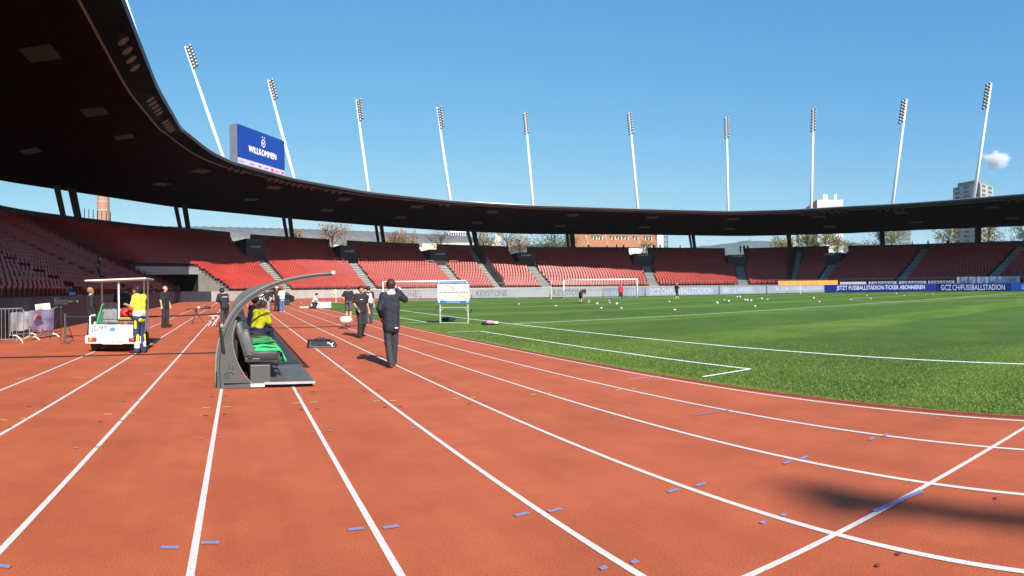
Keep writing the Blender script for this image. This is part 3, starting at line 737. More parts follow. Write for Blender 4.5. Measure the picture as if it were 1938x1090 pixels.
# ---------------------------------------------------------------- scoreboard
def scoreboard():
    a, b = at(449, 310, 92), at(539, 329, 103.5); zt_ = at(449, 233, 92).z; zb = a.z
    a.z = b.z = zb; U = (b - a); Wd = U.length; U.normalize(); N = Vector((U.y, -U.x, 0)); Hh = zt_ - zb     # N faces the pitch
    t = thing('scoreboard', 'blue video scoreboard reading WILLKOMMEN above the roof edge', 'scoreboard', (a + b) / 2); t['kind'] = 'thing'
    c = Vector((0, 0, Hh / 2))
    ang = math.atan2(U.y, U.x)
    MB().box(c - N * .72, (Wd, 1.4, Hh), ang, bev=.03).build('cabinet', mat('cabinet_grey', (.17, .19, .21), .5, .3, var=.08, scale=1), t)
    MB().box(c + N * .02, (Wd - .12, .06, Hh - .12), ang).build('screen', mat('screen_blue', (.003, .026, .19), .3, emit=.5), t)
    hb = Hh * .16
    MB().box(Vector((0, 0, .06 + hb / 2)) + N * .045, (Wd - .14, .03, hb), ang).build('sponsor_strip', mat('screen_lilac', (.46, .38, .58), .3, emit=.3), t)
    SW_ = mat('screen_white', (.86, .74, .88), .3, emit=.9)
    Z = Vector((0, 0, 1))
    letters('WILLKOMMEN', c + N * .065 - Z * Hh * .03 + U * .1, U, Z, Wd * .58, Hh * .16, SW_, t)
    # crest: ring with letters, two stars
    e = c + N * .062 + Z * Hh * .22 + U * Wd * .02; cr_ = MB()
    for rr, hw in ((.52, .035),):
        vv = []
        for k in range(25):
            q = 2 * math.pi * k / 24
            for s in (-1, 1): vv.append(e + U * math.cos(q) * (rr + s * hw) + Z * math.sin(q) * (rr + s * hw) * 1.12)
        cr_.add(vv, [(2 * k, 2 * k + 1, 2 * k + 3, 2 * k + 2) for k in range(24)])
    for s in (-1, 1):
        o = e + U * s * .32 + Z * .95; st = []
        for k in range(10): q = math.pi / 2 + math.pi * k / 5; r_ = .14 if k % 2 == 0 else .06; st.append(o + U * math.cos(q) * r_ + Z * math.sin(q) * r_)
        cr_.add(st, [tuple(range(10))])
    cr_.build('crest', SW_, t); letters('GC', e, U, Z, .6, .42, SW_, t)
    dk = mat('sponsor_ink', (.06, .05, .12), .4); rd = mat('sponsor_red', (.55, .04, .03), .3, emit=.5)
    for k, (x, w, h, m) in enumerate(((-.42, 1.5, .18, dk), (-.22, 1.3, .22, dk), (-.06, .8, .34, dk), (.08, 1.0, .26, dk), (.21, .75, .5, rd), (.32, 1.2, .2, rd), (.445, .85, .4, rd))):
        o = Vector((0, 0, .06 + hb * .5)) + N * .066 + U * Wd * x
        if m is rd: MB().quad(o - U * w / 2 - Z * h / 2, o + U * w / 2 - Z * h / 2, o + U * w / 2 + Z * h / 2, o - U * w / 2 + Z * h / 2).build('sponsor_mark', m, t)
        else:
            q = MB()
            for j in range(5): oo = o + U * w * (j / 5 - .4); q.quad(oo - U * w * .07 - Z * h * (.3 + .2 * (j % 2)), oo + U * w * .07 - Z * h / 2, oo + U * w * .07 + Z * h / 2, oo - U * w * .07 + Z * h * (.5 - .15 * (j % 2)))
            q.build('sponsor_mark', m, t)
    for s in (-.42, -.1, .25, .45): MB().tube([U * Wd * s - N * .7 + Vector((0, 0, .1)), U * Wd * s - N * .7 + Vector((0, 0, -.9))], .18, 8).build('support_post', DARKC, t)
scoreboard()
# ---------------------------------------------------------------- perimeter boards
BDX = [690, 770, 940, 1000, 1202, 1376, 1480, 1560, 1640, 1755, 1938, 2060]; BDD = [90, 88, 86.5, 86.5, 86, 92, 99, 103, 104.5, 103.5, 100.5, 99.5]
def bpt(x, z=0.0): p = col(x, float(np.interp(x, BDX, BDD))); return Vector((p[0], p[1], z))
def led(x0, x1, m, label, words=(), wm=None, h=1.32, rows=None):
    a, b = bpt(x0), bpt(x1); U = (b - a); Wd = U.length - .04; U.normalize(); N = Vector((U.y, -U.x, 0)); Z = Vector((0, 0, 1)); ang = math.atan2(U.y, U.x)
    t = thing('advertising_board', label, 'board', (a + b) / 2, 0, 'perimeter boards around the pitch')
    MB().box(Vector((0, 0, .04 + h / 2)) - N * .08, (Wd, .14, h), ang, bev=.015).build('cabinet', DARKC, t)
    MB().box(Vector((0, 0, .06 + h / 2)), (Wd - .06, .03, h - .08), ang).build('panel', m, t)
    for (word, pos, ww, hh) in words: letters(word, Vector((0, 0, .06 + h / 2)) + N * .022 + U * (pos * Wd), U, Z, ww * Wd, hh * h, wm, t)
    for s in (-.4, 0, .4): MB().tube([U * Wd * s - N * .15 + Z * 1.0, U * Wd * s - N * .75 + Z * .02], .03, 5).build('strut', BLACKM, t)
    return t
PALE = mat('board_pale', (.29, .295, .315), .5, var=.06, scale=.7); PALE2 = mat('board_steel', (.20, .23, .30), .45, var=.08, scale=.7)
LB = mat('board_blue', (.005, .018, .17), .35, emit=.25); LB2 = mat('board_azure', (.008, .07, .34), .35, emit=.35)
INKG = mat('ink_grey', (.13, .13, .135), .5); INKW = mat('ink_pale', (.40, .42, .50), .5); INKL = mat('ink_lit', (.62, .60, .80), .4, emit=.22)
led(690, 795, PALE, 'pale board behind the suited man, its last letters ONE showing', [('KEYSTONE', .16, .60, .60)], INKG)
led(796, 892, PALE, 'blank pale board behind the tactics board on legs')
led(893, 1040, PALE, 'pale board with complete grey word KEYSTONE between the two goals', [('KEYSTONE', -.245, .40, .64)], INKG)
led(1041, 1140, PALE, 'pale board with KEYSTONE crossed by the left goalpost', [('KEYSTONE', -.14, .60, .64)], INKG)
led(1141, 1220, PALE2, 'grey-blue board right behind the player in red', [('KEYSTONE', .0, .6, .55)], mat('ink_faint', (.28, .31, .39), .5))
led(1221, 1360, PALE2, 'steel-grey board reading GCZ.CH/FUSSBALLSTADION behind the player in black', [('GCZ.CH/FUSSBALLSTADION', -.02, .86, .64)], INKW)
led(1361, 1450, PALE2, 'steel-grey board reading ABO GEWINNEN', [('ABO GEWINNEN', -.12, .62, .62)], INKW)
led(1451, 1560, PALE2, 'grey board reading JA ZUM FUSSBALLSTADION under the orange banner', [('JA ZUM FUSSBALLSTADION', .06, .84, .62)], INKW)
led(1561, 1770, LB, 'long dark blue lit board reading JETZT FUSSBALLSTADION-TICKER ABONNIEREN', [('JETZT FUSSBALLSTADION-TICKER ABONNIEREN', .005, .80, .70)], INKL)
led(1771, 1912, LB, 'dark blue lit board with large GCZ.CH/FUSSBALLSTADION', [('GCZ.CH/FUSSBALLSTADION', .0, .86, .70)], INKL)
led(1913, 2050, LB2, 'brighter blue lit board at the right picture edge with crest', [('GC', -.32, .06, .55)], INKL)
def banner(x0, x1, dz0, dz1, m, label, back=1.2, words=None):
    a, b = bpt(x0), bpt(x1); r = Vector((a.x, a.y, 0)).normalized() * back; a, b = a + r, b + r
    U = (b - a); Wd = U.length; U.normalize(); N = Vector((U.y, -U.x, 0)); Z = Vector((0, 0, 1)); ang = math.atan2(U.y, U.x)
    t = thing('banner', label, 'banner', (a + b) / 2)
    n_ = 24; v = []
    for k in range(n_ + 1):
        q = k / n_ - .5
        for z in (dz0, dz1): v.append(U * Wd * q + Z * (z + .02 * math.sin(k * 1.7)) + N * .03 * math.sin(k * 2.3 + z))
    MB().add(v, [(2 * k, 2 * k + 2, 2 * k + 3, 2 * k + 1) for k in range(n_)]).build('cloth', m, t)
    MB().box(Z * ((dz0 + dz1) / 2) - N * .06, (Wd, .03, dz1 - dz0), ang).build('backing', GALV, t)
    for q in (-.45, -.15, .15, .45): MB().tube([U * Wd * q - N * .09, U * Wd * q - N * .09 + Z * dz1], .03, 5).build('leg', GALV, t)
    if words:
        for j, (x, w) in enumerate(words):
            o = U * Wd * x + N * .07 + Z * (dz0 + dz1) / 2; h = (dz1 - dz0) * .5; qd = MB()
            for k in range(6): oo = o + U * w * (k / 6 - .42); qd.box(oo, (w * .09, .012, h * (.6 + .4 * ((k * 7 + j) % 3) / 2)), ang)
            qd.build('print', mat('banner_ink', (.25, .24, .45), .6), t)
    return t
banner(1473, 1587, 1.36, 2.1, mat('banner_orange', (.75, .27, .05), .7, var=.1, scale=1), 'orange fabric banner fixed above the grey boards')
for k, (x0, x1) in enumerate(((1590, 1640), (1644, 1698), (1702, 1754), (1757, 1808))):
    banner(x0, x1, 1.4, 1.82 + .02 * k, mat('banner_pale', (.42, .42, .48), .7, var=.05, scale=1), f'pale cloth banner behind the blue boards, {ordn[k]} of four from the left', 1.4, [(-.1, 2.2), (.25, 1.4)] if k else None)
banner(1811, 1932, 1.4, 2.5, mat('banner_lilac', (.42, .45, .62), .7, var=.05, scale=1), 'taller grey-blue banner behind the GCZ.CH board', 1.4, [(-.3, 1.6), (.15, 1.5), (.38, 1.2)])
# ---------------------------------------------------------------- goals, flags
def goal(xl, xr, d, h, label, net=True):
    a, b = col(xl, d), col(xr, d); a, b = Vector((a[0], a[1], 0)), Vector((b[0], b[1], 0)); U = (b - a); Wd = U.length; U.normalize(); Bk = Vector((-U.y, U.x, 0)); Z = Vector((0, 0, 1))
    t = thing('football_goal', label, 'goal', (a + b) / 2, 0, 'goals at the far end')
    r = .075
    for s in (-1, 1): MB().tube([U * s * Wd / 2, U * s * Wd / 2 + Z * h], r, 10).build('post', WHITE, t, True)
    MB().tube([U * -(Wd / 2 + r) + Z * h, U * (Wd / 2 + r) + Z * h], r, 10).build('crossbar', WHITE, t, True)
    for s in (-1, 1): MB().tube([U * s * Wd / 2 + Z * h, U * s * Wd / 2 + Bk * .9 + Z * h * .98, U * s * Wd / 2 + Bk * 2.0 + Z * .05], .03, 6).build('net_support', GALV, t)
    MB().tube([U * -Wd / 2 + Bk * 2 + Z * .04, U * Wd / 2 + Bk * 2 + Z * .04], .03, 6).build('ground_bar', GALV, t)
    nm = MB(); rr = .008
    nx = int(Wd / .28)
    prof = [(0, h - .05), (.9, h - .1), (1.4, h * .55), (1.95, .06)]
    for i in range(nx + 1):
        x = -Wd / 2 + Wd * i / nx; nm.tube([U * x + Bk * p + Z * z for p, z in prof], rr, 3, False)
    for k in range(13):
        q = k / 12 * 3; i0 = min(2, int(q)); f = q - i0; p = [prof[i0][c] * (1 - f) + prof[i0 + 1][c] * f for c in (0, 1)]
        nm.tube([U * -Wd / 2 + Bk * p[0] + Z * p[1], U * Wd / 2 + Bk * p[0] + Z * p[1]], rr, 3, False)
    nm.build('net', mat('net_cord', (.72, .72, .74), .8), t)
    return t
goal(1067, 1206, 80, 2.45, 'football goal with white net behind the training players')
goal(725, 881, 74, 2.44, 'football goal half hidden between the suited man and the tactics board')
def flag(px_, py_, hgt, label, cloth=True, name='corner_flag', d=None):
    p = G(px_, py_) if d is None else Vector((*col(px_, d), 0))
    t = thing(name, label, 'flag' if cloth else 'pole', p)
    MB().tube([(0, 0, 0), (0, 0, hgt)], .028, 8).build('pole', WHITE, t)
    MB().lathe([(.10, 0), (.10, .02), (.035, .06)], 10).build('base', WHITE, t)
    if cloth: MB().add([(-.03, .0, hgt - .02), (-.24, .02, hgt - .10), (-.40, .04, hgt - .45), (-.22, -.03, hgt - .52), (-.02, 0, hgt - .48), (-.04, .02, hgt - .03), (-.25, .05, hgt - .11), (-.41, .07, hgt - .46), (-.23, .0, hgt - .53), (-.03, .03, hgt - .49)], [(0, 1, 2, 3, 4), (9, 8, 7, 6, 5), (0, 4, 9, 5), (0, 5, 6, 1), (1, 6, 7, 2), (2, 7, 8, 3), (3, 8, 9, 4)]).build('cloth', mat('flag_yellow', (.75, .70, .25), .7), t)
flag(636, 571.5, 1.6, 'corner flag with pale yellow cloth at the far corner of the pitch')
flag(1043, 0, 2.45, 'plain white pole standing left of the netted goal', False, 'white_pole', 80)
flag(1515, 0, 1.6, 'thin white flag pole in front of the grey and orange boards', False, 'white_pole', 97)
# ---------------------------------------------------------------- balls and marker discs
BALLM = mat('ball_white', (.80, .80, .78), .4, var=.06, scale=8); BALLK = mat('ball_black', (.03, .03, .04), .4)
bm = bmesh.new(); bmesh.ops.create_icosphere(bm, subdivisions=3, radius=.112)
import itertools
ico = bmesh.new(); bmesh.ops.create_icosphere(ico, subdivisions=1, radius=1.0); ctr = [v.co.normalized() for v in ico.verts]; ico.free()
ball_me = bpy.data.meshes.new('football'); 
bm.faces.ensure_lookup_table()
for f in bm.faces:
    f.smooth = True
    if max(f.calc_center_median().normalized().dot(c) for c in ctr[:12]) > .955: f.material_index = 1
bm.to_mesh(ball_me); bm.free(); ball_me.materials.append(BALLM); ball_me.materials.append(BALLK)
disc_mb = MB().lathe([(.10, 0), (.105, .004), (.09, .02), (.045, .055), (.03, .055), (.08, .018), (.10, 0)], 16); disc_me = bpy.data.meshes.new('marker_disc'); disc_me.from_pydata(disc_mb.v, [], disc_mb.f)
disc_me.materials.append(mat('disc_white', (.80, .80, .76), .5))
BALLS = [(1130, 577), (1167, 577.5), (1357, 576), (1379, 572.5), (1395, 564), (1400.5, 563.6), (1410, 570), (1414.5, 570.6), (1421.5, 571.6), (1441.5, 567.5), (1540, 566.5), (1696, 557)]
blab = ['left of the two balls in front of the netted goal', 'right of the two balls in front of the netted goal', 'nearest ball of the loose group at mid pitch', 'single ball between the nearest one and the pair', 'left ball of the farthest pair', 'right ball of the farthest pair',
        'left ball of the close trio', 'middle ball of the close trio', 'right ball of the close trio', 'ball alone to the right of the trio', 'lone ball left of the centre circle', 'farthest ball, before the blue boards']
for (x, y), lb in zip(BALLS, blab):
    o = bpy.data.objects.new('football', ball_me); COL.objects.link(o); p = G(x, y); o.location = (p.x, p.y, .128); o.rotation_euler = (x, y, x * y)
    tag(o, 'white football, ' + lb, 'football', 'balls lying on the pitch')
DISCS = [(982, 576), (1052, 579.5), (1115, 569), (1114, 572.6), (1138, 583.4), (1153, 569), (1154, 573), (1176, 583.6), (1267, 571), (1277, 587), (1371, 568), (1429, 580), (1453, 567), (1551, 571.5), (1641, 560), (1648, 565.5), (1711, 559.5), (1766, 557)]
dlab = ['left of the bending player, first from left', 'second from left, short of the bending player', 'far one of a pair beside the bending player', 'near one of a pair beside the bending player', 'below the left ball of the goal pair', 'far one of the pair below the player in red', 'near one of the pair below the player in red',
        'below the right ball of the goal pair', 'at the feet of the player in black', 'nearest disc, below the player in black', 'left of the farthest ball pair', 'below the ball trio', 'right of the ball beyond the trio', 'beside the lone ball near the centre circle', 'above the left edge of the centre circle', 'inside the centre circle edge', 'right of the farthest ball', 'farthest right disc']
for (x, y), lb in zip(DISCS, dlab):
    o = bpy.data.objects.new('marker_disc', disc_me); COL.objects.link(o); p = G(x, y); o.location = (p.x, p.y, .016); o.scale = (1.0, 1.0, 1.0)
    tag(o, 'white marker disc on the turf, ' + lb, 'marker disc', 'marker discs on the pitch')
# ---------------------------------------------------------------- tactics board on legs
def tactics_board():
    a, b = G(832, 612), G(887, 612.5); U = b - a; Wd = U.length; U.normalize(); N = Vector((U.y, -U.x, 0)); Z = Vector((0, 0, 1)); ang = math.atan2(U.y, U.x); k = (a.length + b.length) / 2 / PXR
    t = thing('notice_board', 'white printed board with blue bars standing on two legs on the turf', 'board', (a + b) / 2 + Vector((0, 0, .012)))
    zf = lambda y: (612 - y) * k
    zt_, zb = zf(532.5), zf(574)
    for s in (-1, 1): MB().tube([U * s * Wd * .48, U * s * Wd * .48 + Z * zt_], .035, 8).build('leg', mat('board_alu', (.62, .63, .60), .35, .4), t)
    for z in (.015, zf(582)): MB().tube([U * -Wd * .47 + Z * z, U * Wd * .47 + Z * z], .025, 6).build('crossbar', MATS['board_alu'], t)
    for s in (-1, 1):
        kn = MB()
        for j in range(9): pass
        kn.tube([U * s * Wd * .5 + U * s * (.05 + .10 * math.sin(math.pi * j / 8)) + Z * (zf(586) + .14 - .28 * j / 8) for j in range(9)], .02, 6); kn.build('handle', BLACKM, t)
        MB().tube([U * s * Wd * .47 + Z * (zf(582) - .18), U * s * Wd * .36 + Z * zf(582)], .015, 5).build('brace', MATS['board_alu'], t)
    Wb = Wd + .16; hb = zt_ - zb; bar = hb * .115
    MB().box(Z * (zb + hb / 2) + N * .05, (Wb - .04, .03, hb), ang).build('panel', mat('board_white', (.74, .74, .72), .5), t)
    BB = mat('board_bar_blue', (.045, .17, .44), .5); WP = mat('print_white', (.75, .78, .82), .5)
    for z, w in ((zt_ - bar / 2, .78), (zb + bar / 2, .42)):
        MB().box(Z * z + N * .068, (Wb, .02, bar), ang).build('title_bar', BB, t)
        letters('GRASSHOPPER CLUB ZURICH', Z * z + N * .081, U, Z, Wb * w, bar * .42, WP, t)
        for s in (-1, 1):
            c = Z * z + N * .081 + U * s * Wb * .44; MB().add([c + U * math.cos(q) * bar * .34 + Z * math.sin(q) * bar * .34 for q in np.linspace(0, 2 * math.pi, 13)[:-1]], [tuple(range(12))]).build('badge', WP, t)
    gr = MB(); GRY = mat('print_grey', (.45, .46, .48), .6)
    for j in range(18):
        c = U * (Wb * (-.45 + .9 * j / 17)) + Z * (zb + hb / 2) + N * .067; gr.box(c, (.008, .004, hb * .72), ang)
    for j in range(5): gr.box(Z * (zb + hb * (.2 + .15 * j)) + N * .067, (Wb * .9, .004, .008), ang)
    gr.build('print_grid', GRY, t)
    ln = MB()
    random.seed(3)
    for j in range(22): ln.box(U * (Wb * (-.44 + .88 * j / 21)) + Z * (zb + hb * (.47 + .02 * (j % 3))) + N * .0695, (.03, .004, .045 + .03 * (j % 2)), ang)
    ln.build('print_row', mat('print_dark', (.10, .10, .12), .6), t)
    oc = MB()
    for (x, y, w) in ((-.18, .80, .16), (-.05, .73, .14), (.0, .68, .10), (.28, .32, .10), (.34, .27, .14), (.42, .22, .10), (-.38, .18, .14), (-.33, .14, .10), (.18, .36, .08)): oc.box(U * Wb * x + Z * (zb + hb * y) + N * .0705, (w * 1.4, .004, .03), Matrix.Rotation(ang, 3, 'Z') @ Matrix.Rotation(.25, 3, 'Y'))
    oc.build('print_curve', mat('print_orange', (.72, .38, .16), .6), t)
tactics_board()
def soft(name, label, cat, p, rz, dims, m, seed=1, lumps=.25, stripe=None, grp=None, parent=None):
    """soft bag-like lump: squashed superellipsoid with folds"""
    random.seed(seed); bm = bmesh.new(); bmesh.ops.create_cube(bm, size=1.0); bmesh.ops.subdivide_edges(bm, edges=list(bm.edges), cuts=7, use_grid_fill=True)
    ph = [random.uniform(0, 6) for _ in range(6)]
    for v in bm.verts:
        c = v.co * 2; s = Vector((c.x * math.sqrt(max(0, 1 - c.y ** 2 / 2.6 - c.z ** 2 / 3.4)), c.y * math.sqrt(max(0, 1 - c.x ** 2 / 3.0 - c.z ** 2 / 3.0)), c.z * math.sqrt(max(0, 1 - c.x ** 2 / 3 - c.y ** 2 / 3))))
        w = 1 + lumps * .3 * (math.sin(c.x * 4 + ph[0]) * math.sin(c.y * 3 + ph[1]) + .5 * math.sin(c.x * 9 + c.z * 5 + ph[2]))
        v.co = Vector((s.x * dims[0] / 2, s.y * dims[1] / 2, max(-.48, s.z * .5 * w) * dims[2] + dims[2] * .48))
    for f in bm.faces: f.smooth = True
    me = bpy.data.meshes.new(name); bm.to_mesh(me); bm.free(); me.materials.append(m)
    o = bpy.data.objects.new(name, me); COL.objects.link(o); o.location = p; o.rotation_euler = (0, 0, rz)
    if parent is not None: o.parent = parent; return o
    return tag(o, label, cat, grp)
CLOTHK = mat('black_cloth', (.016, .016, .019), .75, var=.3, scale=6)
p = G(849, 607.5); soft('kit_bag', 'black bag on the turf behind the legs of the notice board', 'bag', p + Vector((0, 0, .01)), .1, (.75, .35, .2), CLOTHK, 5)
p = G(928, 615.5); b_ = soft('kit_bundle', 'black and pink clothing bundle lying on the touchline', 'clothes', p + Vector((0, 0, .01)), -.15, (.8, .35, .17), CLOTHK, 6)
soft('pink_shirt', '', '', Vector((-.06, -.03, .05)), 0, (.34, .33, .16), mat('pink_cloth', (.62, .26, .42), .7), 7, parent=b_); soft('white_shirt', '', '', Vector((.2, -.06, .035)), .2, (.3, .28, .13), mat('white_cloth', (.66, .64, .66), .7), 8, parent=b_)
# ---------------------------------------------------------------- black sports bag with white leaping mark
def sports_bag():
    a, b = G(583, 659), G(637, 658); U = (b - a); L = U.length; U.normalize(); c = (a + b) / 2; rz = math.atan2(U.y, U.x)
    t = thing('sports_bag', 'flat black sports bag with white leaping-cat mark lying on the track', 'bag', c + Vector((-U.y, U.x, 0)) * .22, rz)
    prof = [(-L * .52, 0), (L * .5, 0), (L * .52, .10), (L * .46, .17), (L * .22, .235), (-L * .15, .245), (-L * .17, .225), (-L * .36, .235), (-L * .46, .24), (-L * .50, .18)]
    bm = bmesh.new(); n_ = 9; rows = []
    for j in range(n_):
        y = -.24 + .48 * j / (n_ - 1); q = 1 - (abs(y) / .24) ** 3 * .35
        rows.append([bm.verts.new((x * (1 - .02 * (abs(y) / .24) ** 2), y - z * .0, z * q)) for x, z in prof])
    k = len(prof)
    for j in range(n_ - 1):
        for i in range(k): bm.faces.new((rows[j][i], rows[j][(i + 1) % k], rows[j + 1][(i + 1) % k], rows[j + 1][i]))
    bm.faces.new(rows[0][::-1]); bm.faces.new(rows[-1])
    bmesh.ops.subdivide_edges(bm, edges=list(bm.edges), cuts=1, use_grid_fill=True)
    me = bpy.data.meshes.new('shell'); bm.to_mesh(me); bm.free()
    bag = finish('shell', me, mat('bag_nylon', (.020, .020, .023), .5, var=.3, scale=7, bump=.4, bscale=9), t)
    MB().tube([(-L * .40, -.247, .19), (-L * .43, -.249, .05), (-L * .38, -.249, .035), (L * .25, -.249, .03), (L * .38, -.249, .035), (L * .43, -.249, .06)], .006, 5).build('piping', mat('piping_grey', (.30, .30, .30), .5), t)
    MB().tube([(-L * .3, -.18, .24), (-L * .1, -.26, .30), (L * .1, -.26, .26), (L * .3, -.18, .235)], .014, 6).build('carry_strap', CLOTHK, t)
    s = L * 1.0; P_ = lambda u, v: (L * (-.0 + u), -.2515, v)
    cat_ = [(.17, .135), (.19, .175), (.235, .165), (.30, .118), (.335, .122), (.375, .165), (.40, .150), (.365, .105), (.35, .092), (.375, .03), (.345, .028), (.31, .085), (.25, .112), (.20, .128)]
    MB().add([P_(u, v) for u, v in cat_], [tuple(range(len(cat_)))]).build('emblem', mat('emblem_white', (.78, .78, .78), .5), t)
sports_bag()
# ---------------------------------------------------------------- player bench (dugout)
DG = mat('dugout_grey', (.085, .088, .088), .45, .15, var=.08, scale=3); DGL = mat('dugout_rib', (.23, .235, .24), .4, .3); LEATH = mat('seat_leather', (.105, .108, .115), .42, var=.12, scale=14, bump=.08, bscale=60)
LEATHD = mat('seat_leather_dark', (.03, .03, .033), .45)
SHELL = mat('smoked_acrylic', (.22, .20, .20), .12, alpha=.62, spec=.5)
def dugout():
    X0, Y0, LEN = 0.0, 10.3, 13.3
    t = thing('player_bench', 'long grey player bench with curved smoked canopy and leather seats on the track', 'dugout', (X0, Y0, 0))
    outer = [(-.40, 0), (-.415, .3), (-.40, .6), (-.345, .85), (-.265, 1.06), (-.13, 1.30), (.03, 1.48), (.22, 1.62), (.44, 1.74), (.70, 1.835), (1.0, 1.90), (1.3, 1.94), (1.60, 1.955)]
    # smooth
    oc = np.array(outer); tt = np.linspace(0, len(oc) - 1, 41); oc = np.stack([np.interp(tt, range(len(oc)), oc[:, 0]), np.interp(tt, range(len(oc)), oc[:, 1])], 1)
    for _ in range(3): oc[1:-1] = (oc[:-2] + 2 * oc[1:-1] + oc[2:]) / 4
    tg = np.gradient(oc, axis=0); tg /= np.linalg.norm(tg, axis=1)[:, None]; nr = np.stack([tg[:, 1], -tg[:, 0]], 1)       # towards the inside
    def ribband(y0, y1, w0, w1, m, name, par=t):
        wid = np.linspace(w0, w1, len(oc))[:, None]; ic = oc + nr * wid; v = []
        for k in range(len(oc)):
            for (p, y) in ((oc[k], y0), (ic[k], y0), (ic[k], y1), (oc[k], y1)): v.append((p[0], y, p[1]))
        f = []
        for k in range(len(oc) - 1):
            for j in range(4): f.append((4 * k + j, 4 * k + (j + 1) % 4, 4 * k + 4 + (j + 1) % 4, 4 * k + 4 + j))
        f += [(0, 1, 2, 3), tuple(4 * (len(oc) - 1) + j for j in (3, 2, 1, 0))]
        return MB().add(v, f).build(name, m, par)
    ribband(-.02, .10, .15, .055, DG, 'end_rib')
    wv = np.linspace(.012, .012, len(oc))
    ribband(-.032, -.021, .022, .018, DGL, 'rib_edge_strip')
    e2 = MB(); wid = np.linspace(.085, .036, len(oc)); ic = oc + nr * wid[:, None]
    e2.tube([(p[0], -.025, p[1]) for p in ic], .008, 5); e2.build('rib_seal', BLACKM, t)
    for k in range(1, 9): ribband(k * LEN / 9, k * LEN / 9 + .05, .07, .03, DG, 'rib')
    ribband(LEN - .1, LEN, .15, .055, DG, 'end_rib')
    v = [(p[0] + n_[0] * .015, y, p[1] + n_[1] * .015) for y in (.1, LEN - .1) for p, n_ in zip(oc, nr)]; k = len(oc)
    MB().add(v, [(i, i + 1, k + i + 1, k + i) for i in range(k - 1)]).build('canopy', SHELL, t, True)
    MB().tube([(1.60, -.06, 1.945), (1.60, LEN, 1.945)], .028, 8).build('front_rail', DGL, t)
    MB().ball((1.615, -.05, 1.945), .043, 10, 8).build('rail_cap', mat('cap_pale', (.55, .55, .53), .5), t, True)
    # end panels with the swept inner edge
    inner = [(.22, .085), (.15, .15), (.08, .24), (.0, .38), (-.05, .50), (-.09, .65), (-.11, .80), (-.105, .92), (-.066, 1.06), (-.03, 1.16)]
    poly = [(p[0], p[1]) for p in oc if p[1] < 1.22 and p[1] > .02]; poly = [(-.40, .06)] + poly + inner[::-1]
    for y in (.0, LEN - .04):
        pn = MB().prism(poly, 0, .035, ((0, y + .035, 0), (1, 0, 0), (0, 0, 1), (0, -1, 0))).build('end_panel', DG, t)
        if y == 0:
            e = MB(); e.tube([(x, -.004, z) for x, z in inner], .012, 6); e.build('panel_edge', DGL, pn)
            INK = mat('panel_ink', (.02, .02, .02), .5)
            letters('LS', (-.13, -.004, .36), Vector((.9, 0, -.35)).normalized(), Vector((.35, 0, .9)).normalized(), .085, .07, INK, pn)
            letters('LG', (-.20, -.004, .20), (1, 0, 0), (0, 0, 1), .09, .06, INK, pn)
            ar = MB()
            ar.tube([(-.17 + .075 * math.cos(q), -.003, .22 + .055 * math.sin(q)) for q in np.linspace(.2, 3.0, 10)], .005, 4); ar.tube([(.09 + .05 * math.cos(q), -.003, .22 + .05 * math.sin(q)) for q in np.linspace(-.3, 2.9, 9)], .005, 4)
            ar.build('emblem', INK, pn)
            rd = MB()
            for j in range(4): rd.tube([(-.05 + .04 * j, -.003, .19 + .015 * (j % 2)), (-.02 + .045 * j, -.003, .235 - .01 * j), (.01 + .042 * j, -.003, .19)], .006, 4)
            rd.build('emblem', mat('emblem_red', (.36, .08, .05), .5), pn)
            # gas strut and hinge on the panel
            st = MB(); st.tube([(-.31, -.03, 1.0), (-.26, -.035, .62)], .03, 8); st.tube([(-.33, -.03, 1.14), (-.31, -.03, 1.0)], .016, 6); st.build('gas_strut', BLACKM, pn)
            MB().lathe([(.035, 0), (.035, .05), (.02, .06)], 10, (-.285, -.02, 1.07), Matrix.Rotation(R(90), 3, 'X')).build('hinge', GALV, pn)
            MB().tube([(-.385, -.03, .30), (-.385, -.03, .02)], .014, 6).build('locking_bolt', BLACKM, pn)
    # base frame, deck, sign plate
    fr = MB(); fr.box((.0, .035, .05), (.80, .07, .085)); fr.box((-.38, LEN / 2, .05), (.05, LEN - .14, .085)); fr.build('base_frame', DG, t)
    MB().box((.31, -.005, .055), (.24, .01, .055)).build('name_plate', mat('plate_white', (.62, .62, .60), .4), t)
    pl = MB()
    for j in range(6): pl.tube([(.23 + .03 * j, -.012, .05), (.245 + .03 * j, -.012, .06)], .004, 4)
    pl.build('plate_print', mat('plate_ink', (.3, .3, .3), .5), t)
    def deck_fn(n_, l, b):
        tc = n_.new('ShaderNodeTexCoord').outputs['Object']
        w1 = n_.new('ShaderNodeTexWave'); w1.bands_direction = 'DIAGONAL'; w1.inputs['Scale'].default_value = 9; l.new(tc, w1.inputs['Vector'])
        c = ramp(n_, l, noise(n_, l, tc, 7, 4, .7), [(.3, (.11, .115, .12)), (.7, (.19, .195, .20))]); l.new(c, b.inputs['Base Color']); b.inputs['Roughness'].default_value = .5; b.inputs['Metallic'].default_value = .4
        bp = n_.new('ShaderNodeBump'); bp.inputs['Strength'].default_value = .5; bp.inputs['Distance'].default_value = .01; l.new(w1.outputs[0], bp.inputs['Height']); l.new(bp.outputs[0], b.inputs['Normal'])
    DECK = node_mat('chequer_plate', deck_fn)
    for j in range(7):
        MB().box((.86, .02 + LEN / 7 * (j + .5) - .02, .085), (.86, LEN / 7 - .015, .035), bev=.006).build('deck_plate', DECK, t)
    MB().box((.86, -.004, .085), (.87, .02, .04)).build('deck_edge', mat('alu_edge', (.62, .62, .61), .35, .6), t)
    MB().box((.86, LEN / 2, .035), (.80, LEN - .3, .06)).build('deck_frame', BLACKM, t)
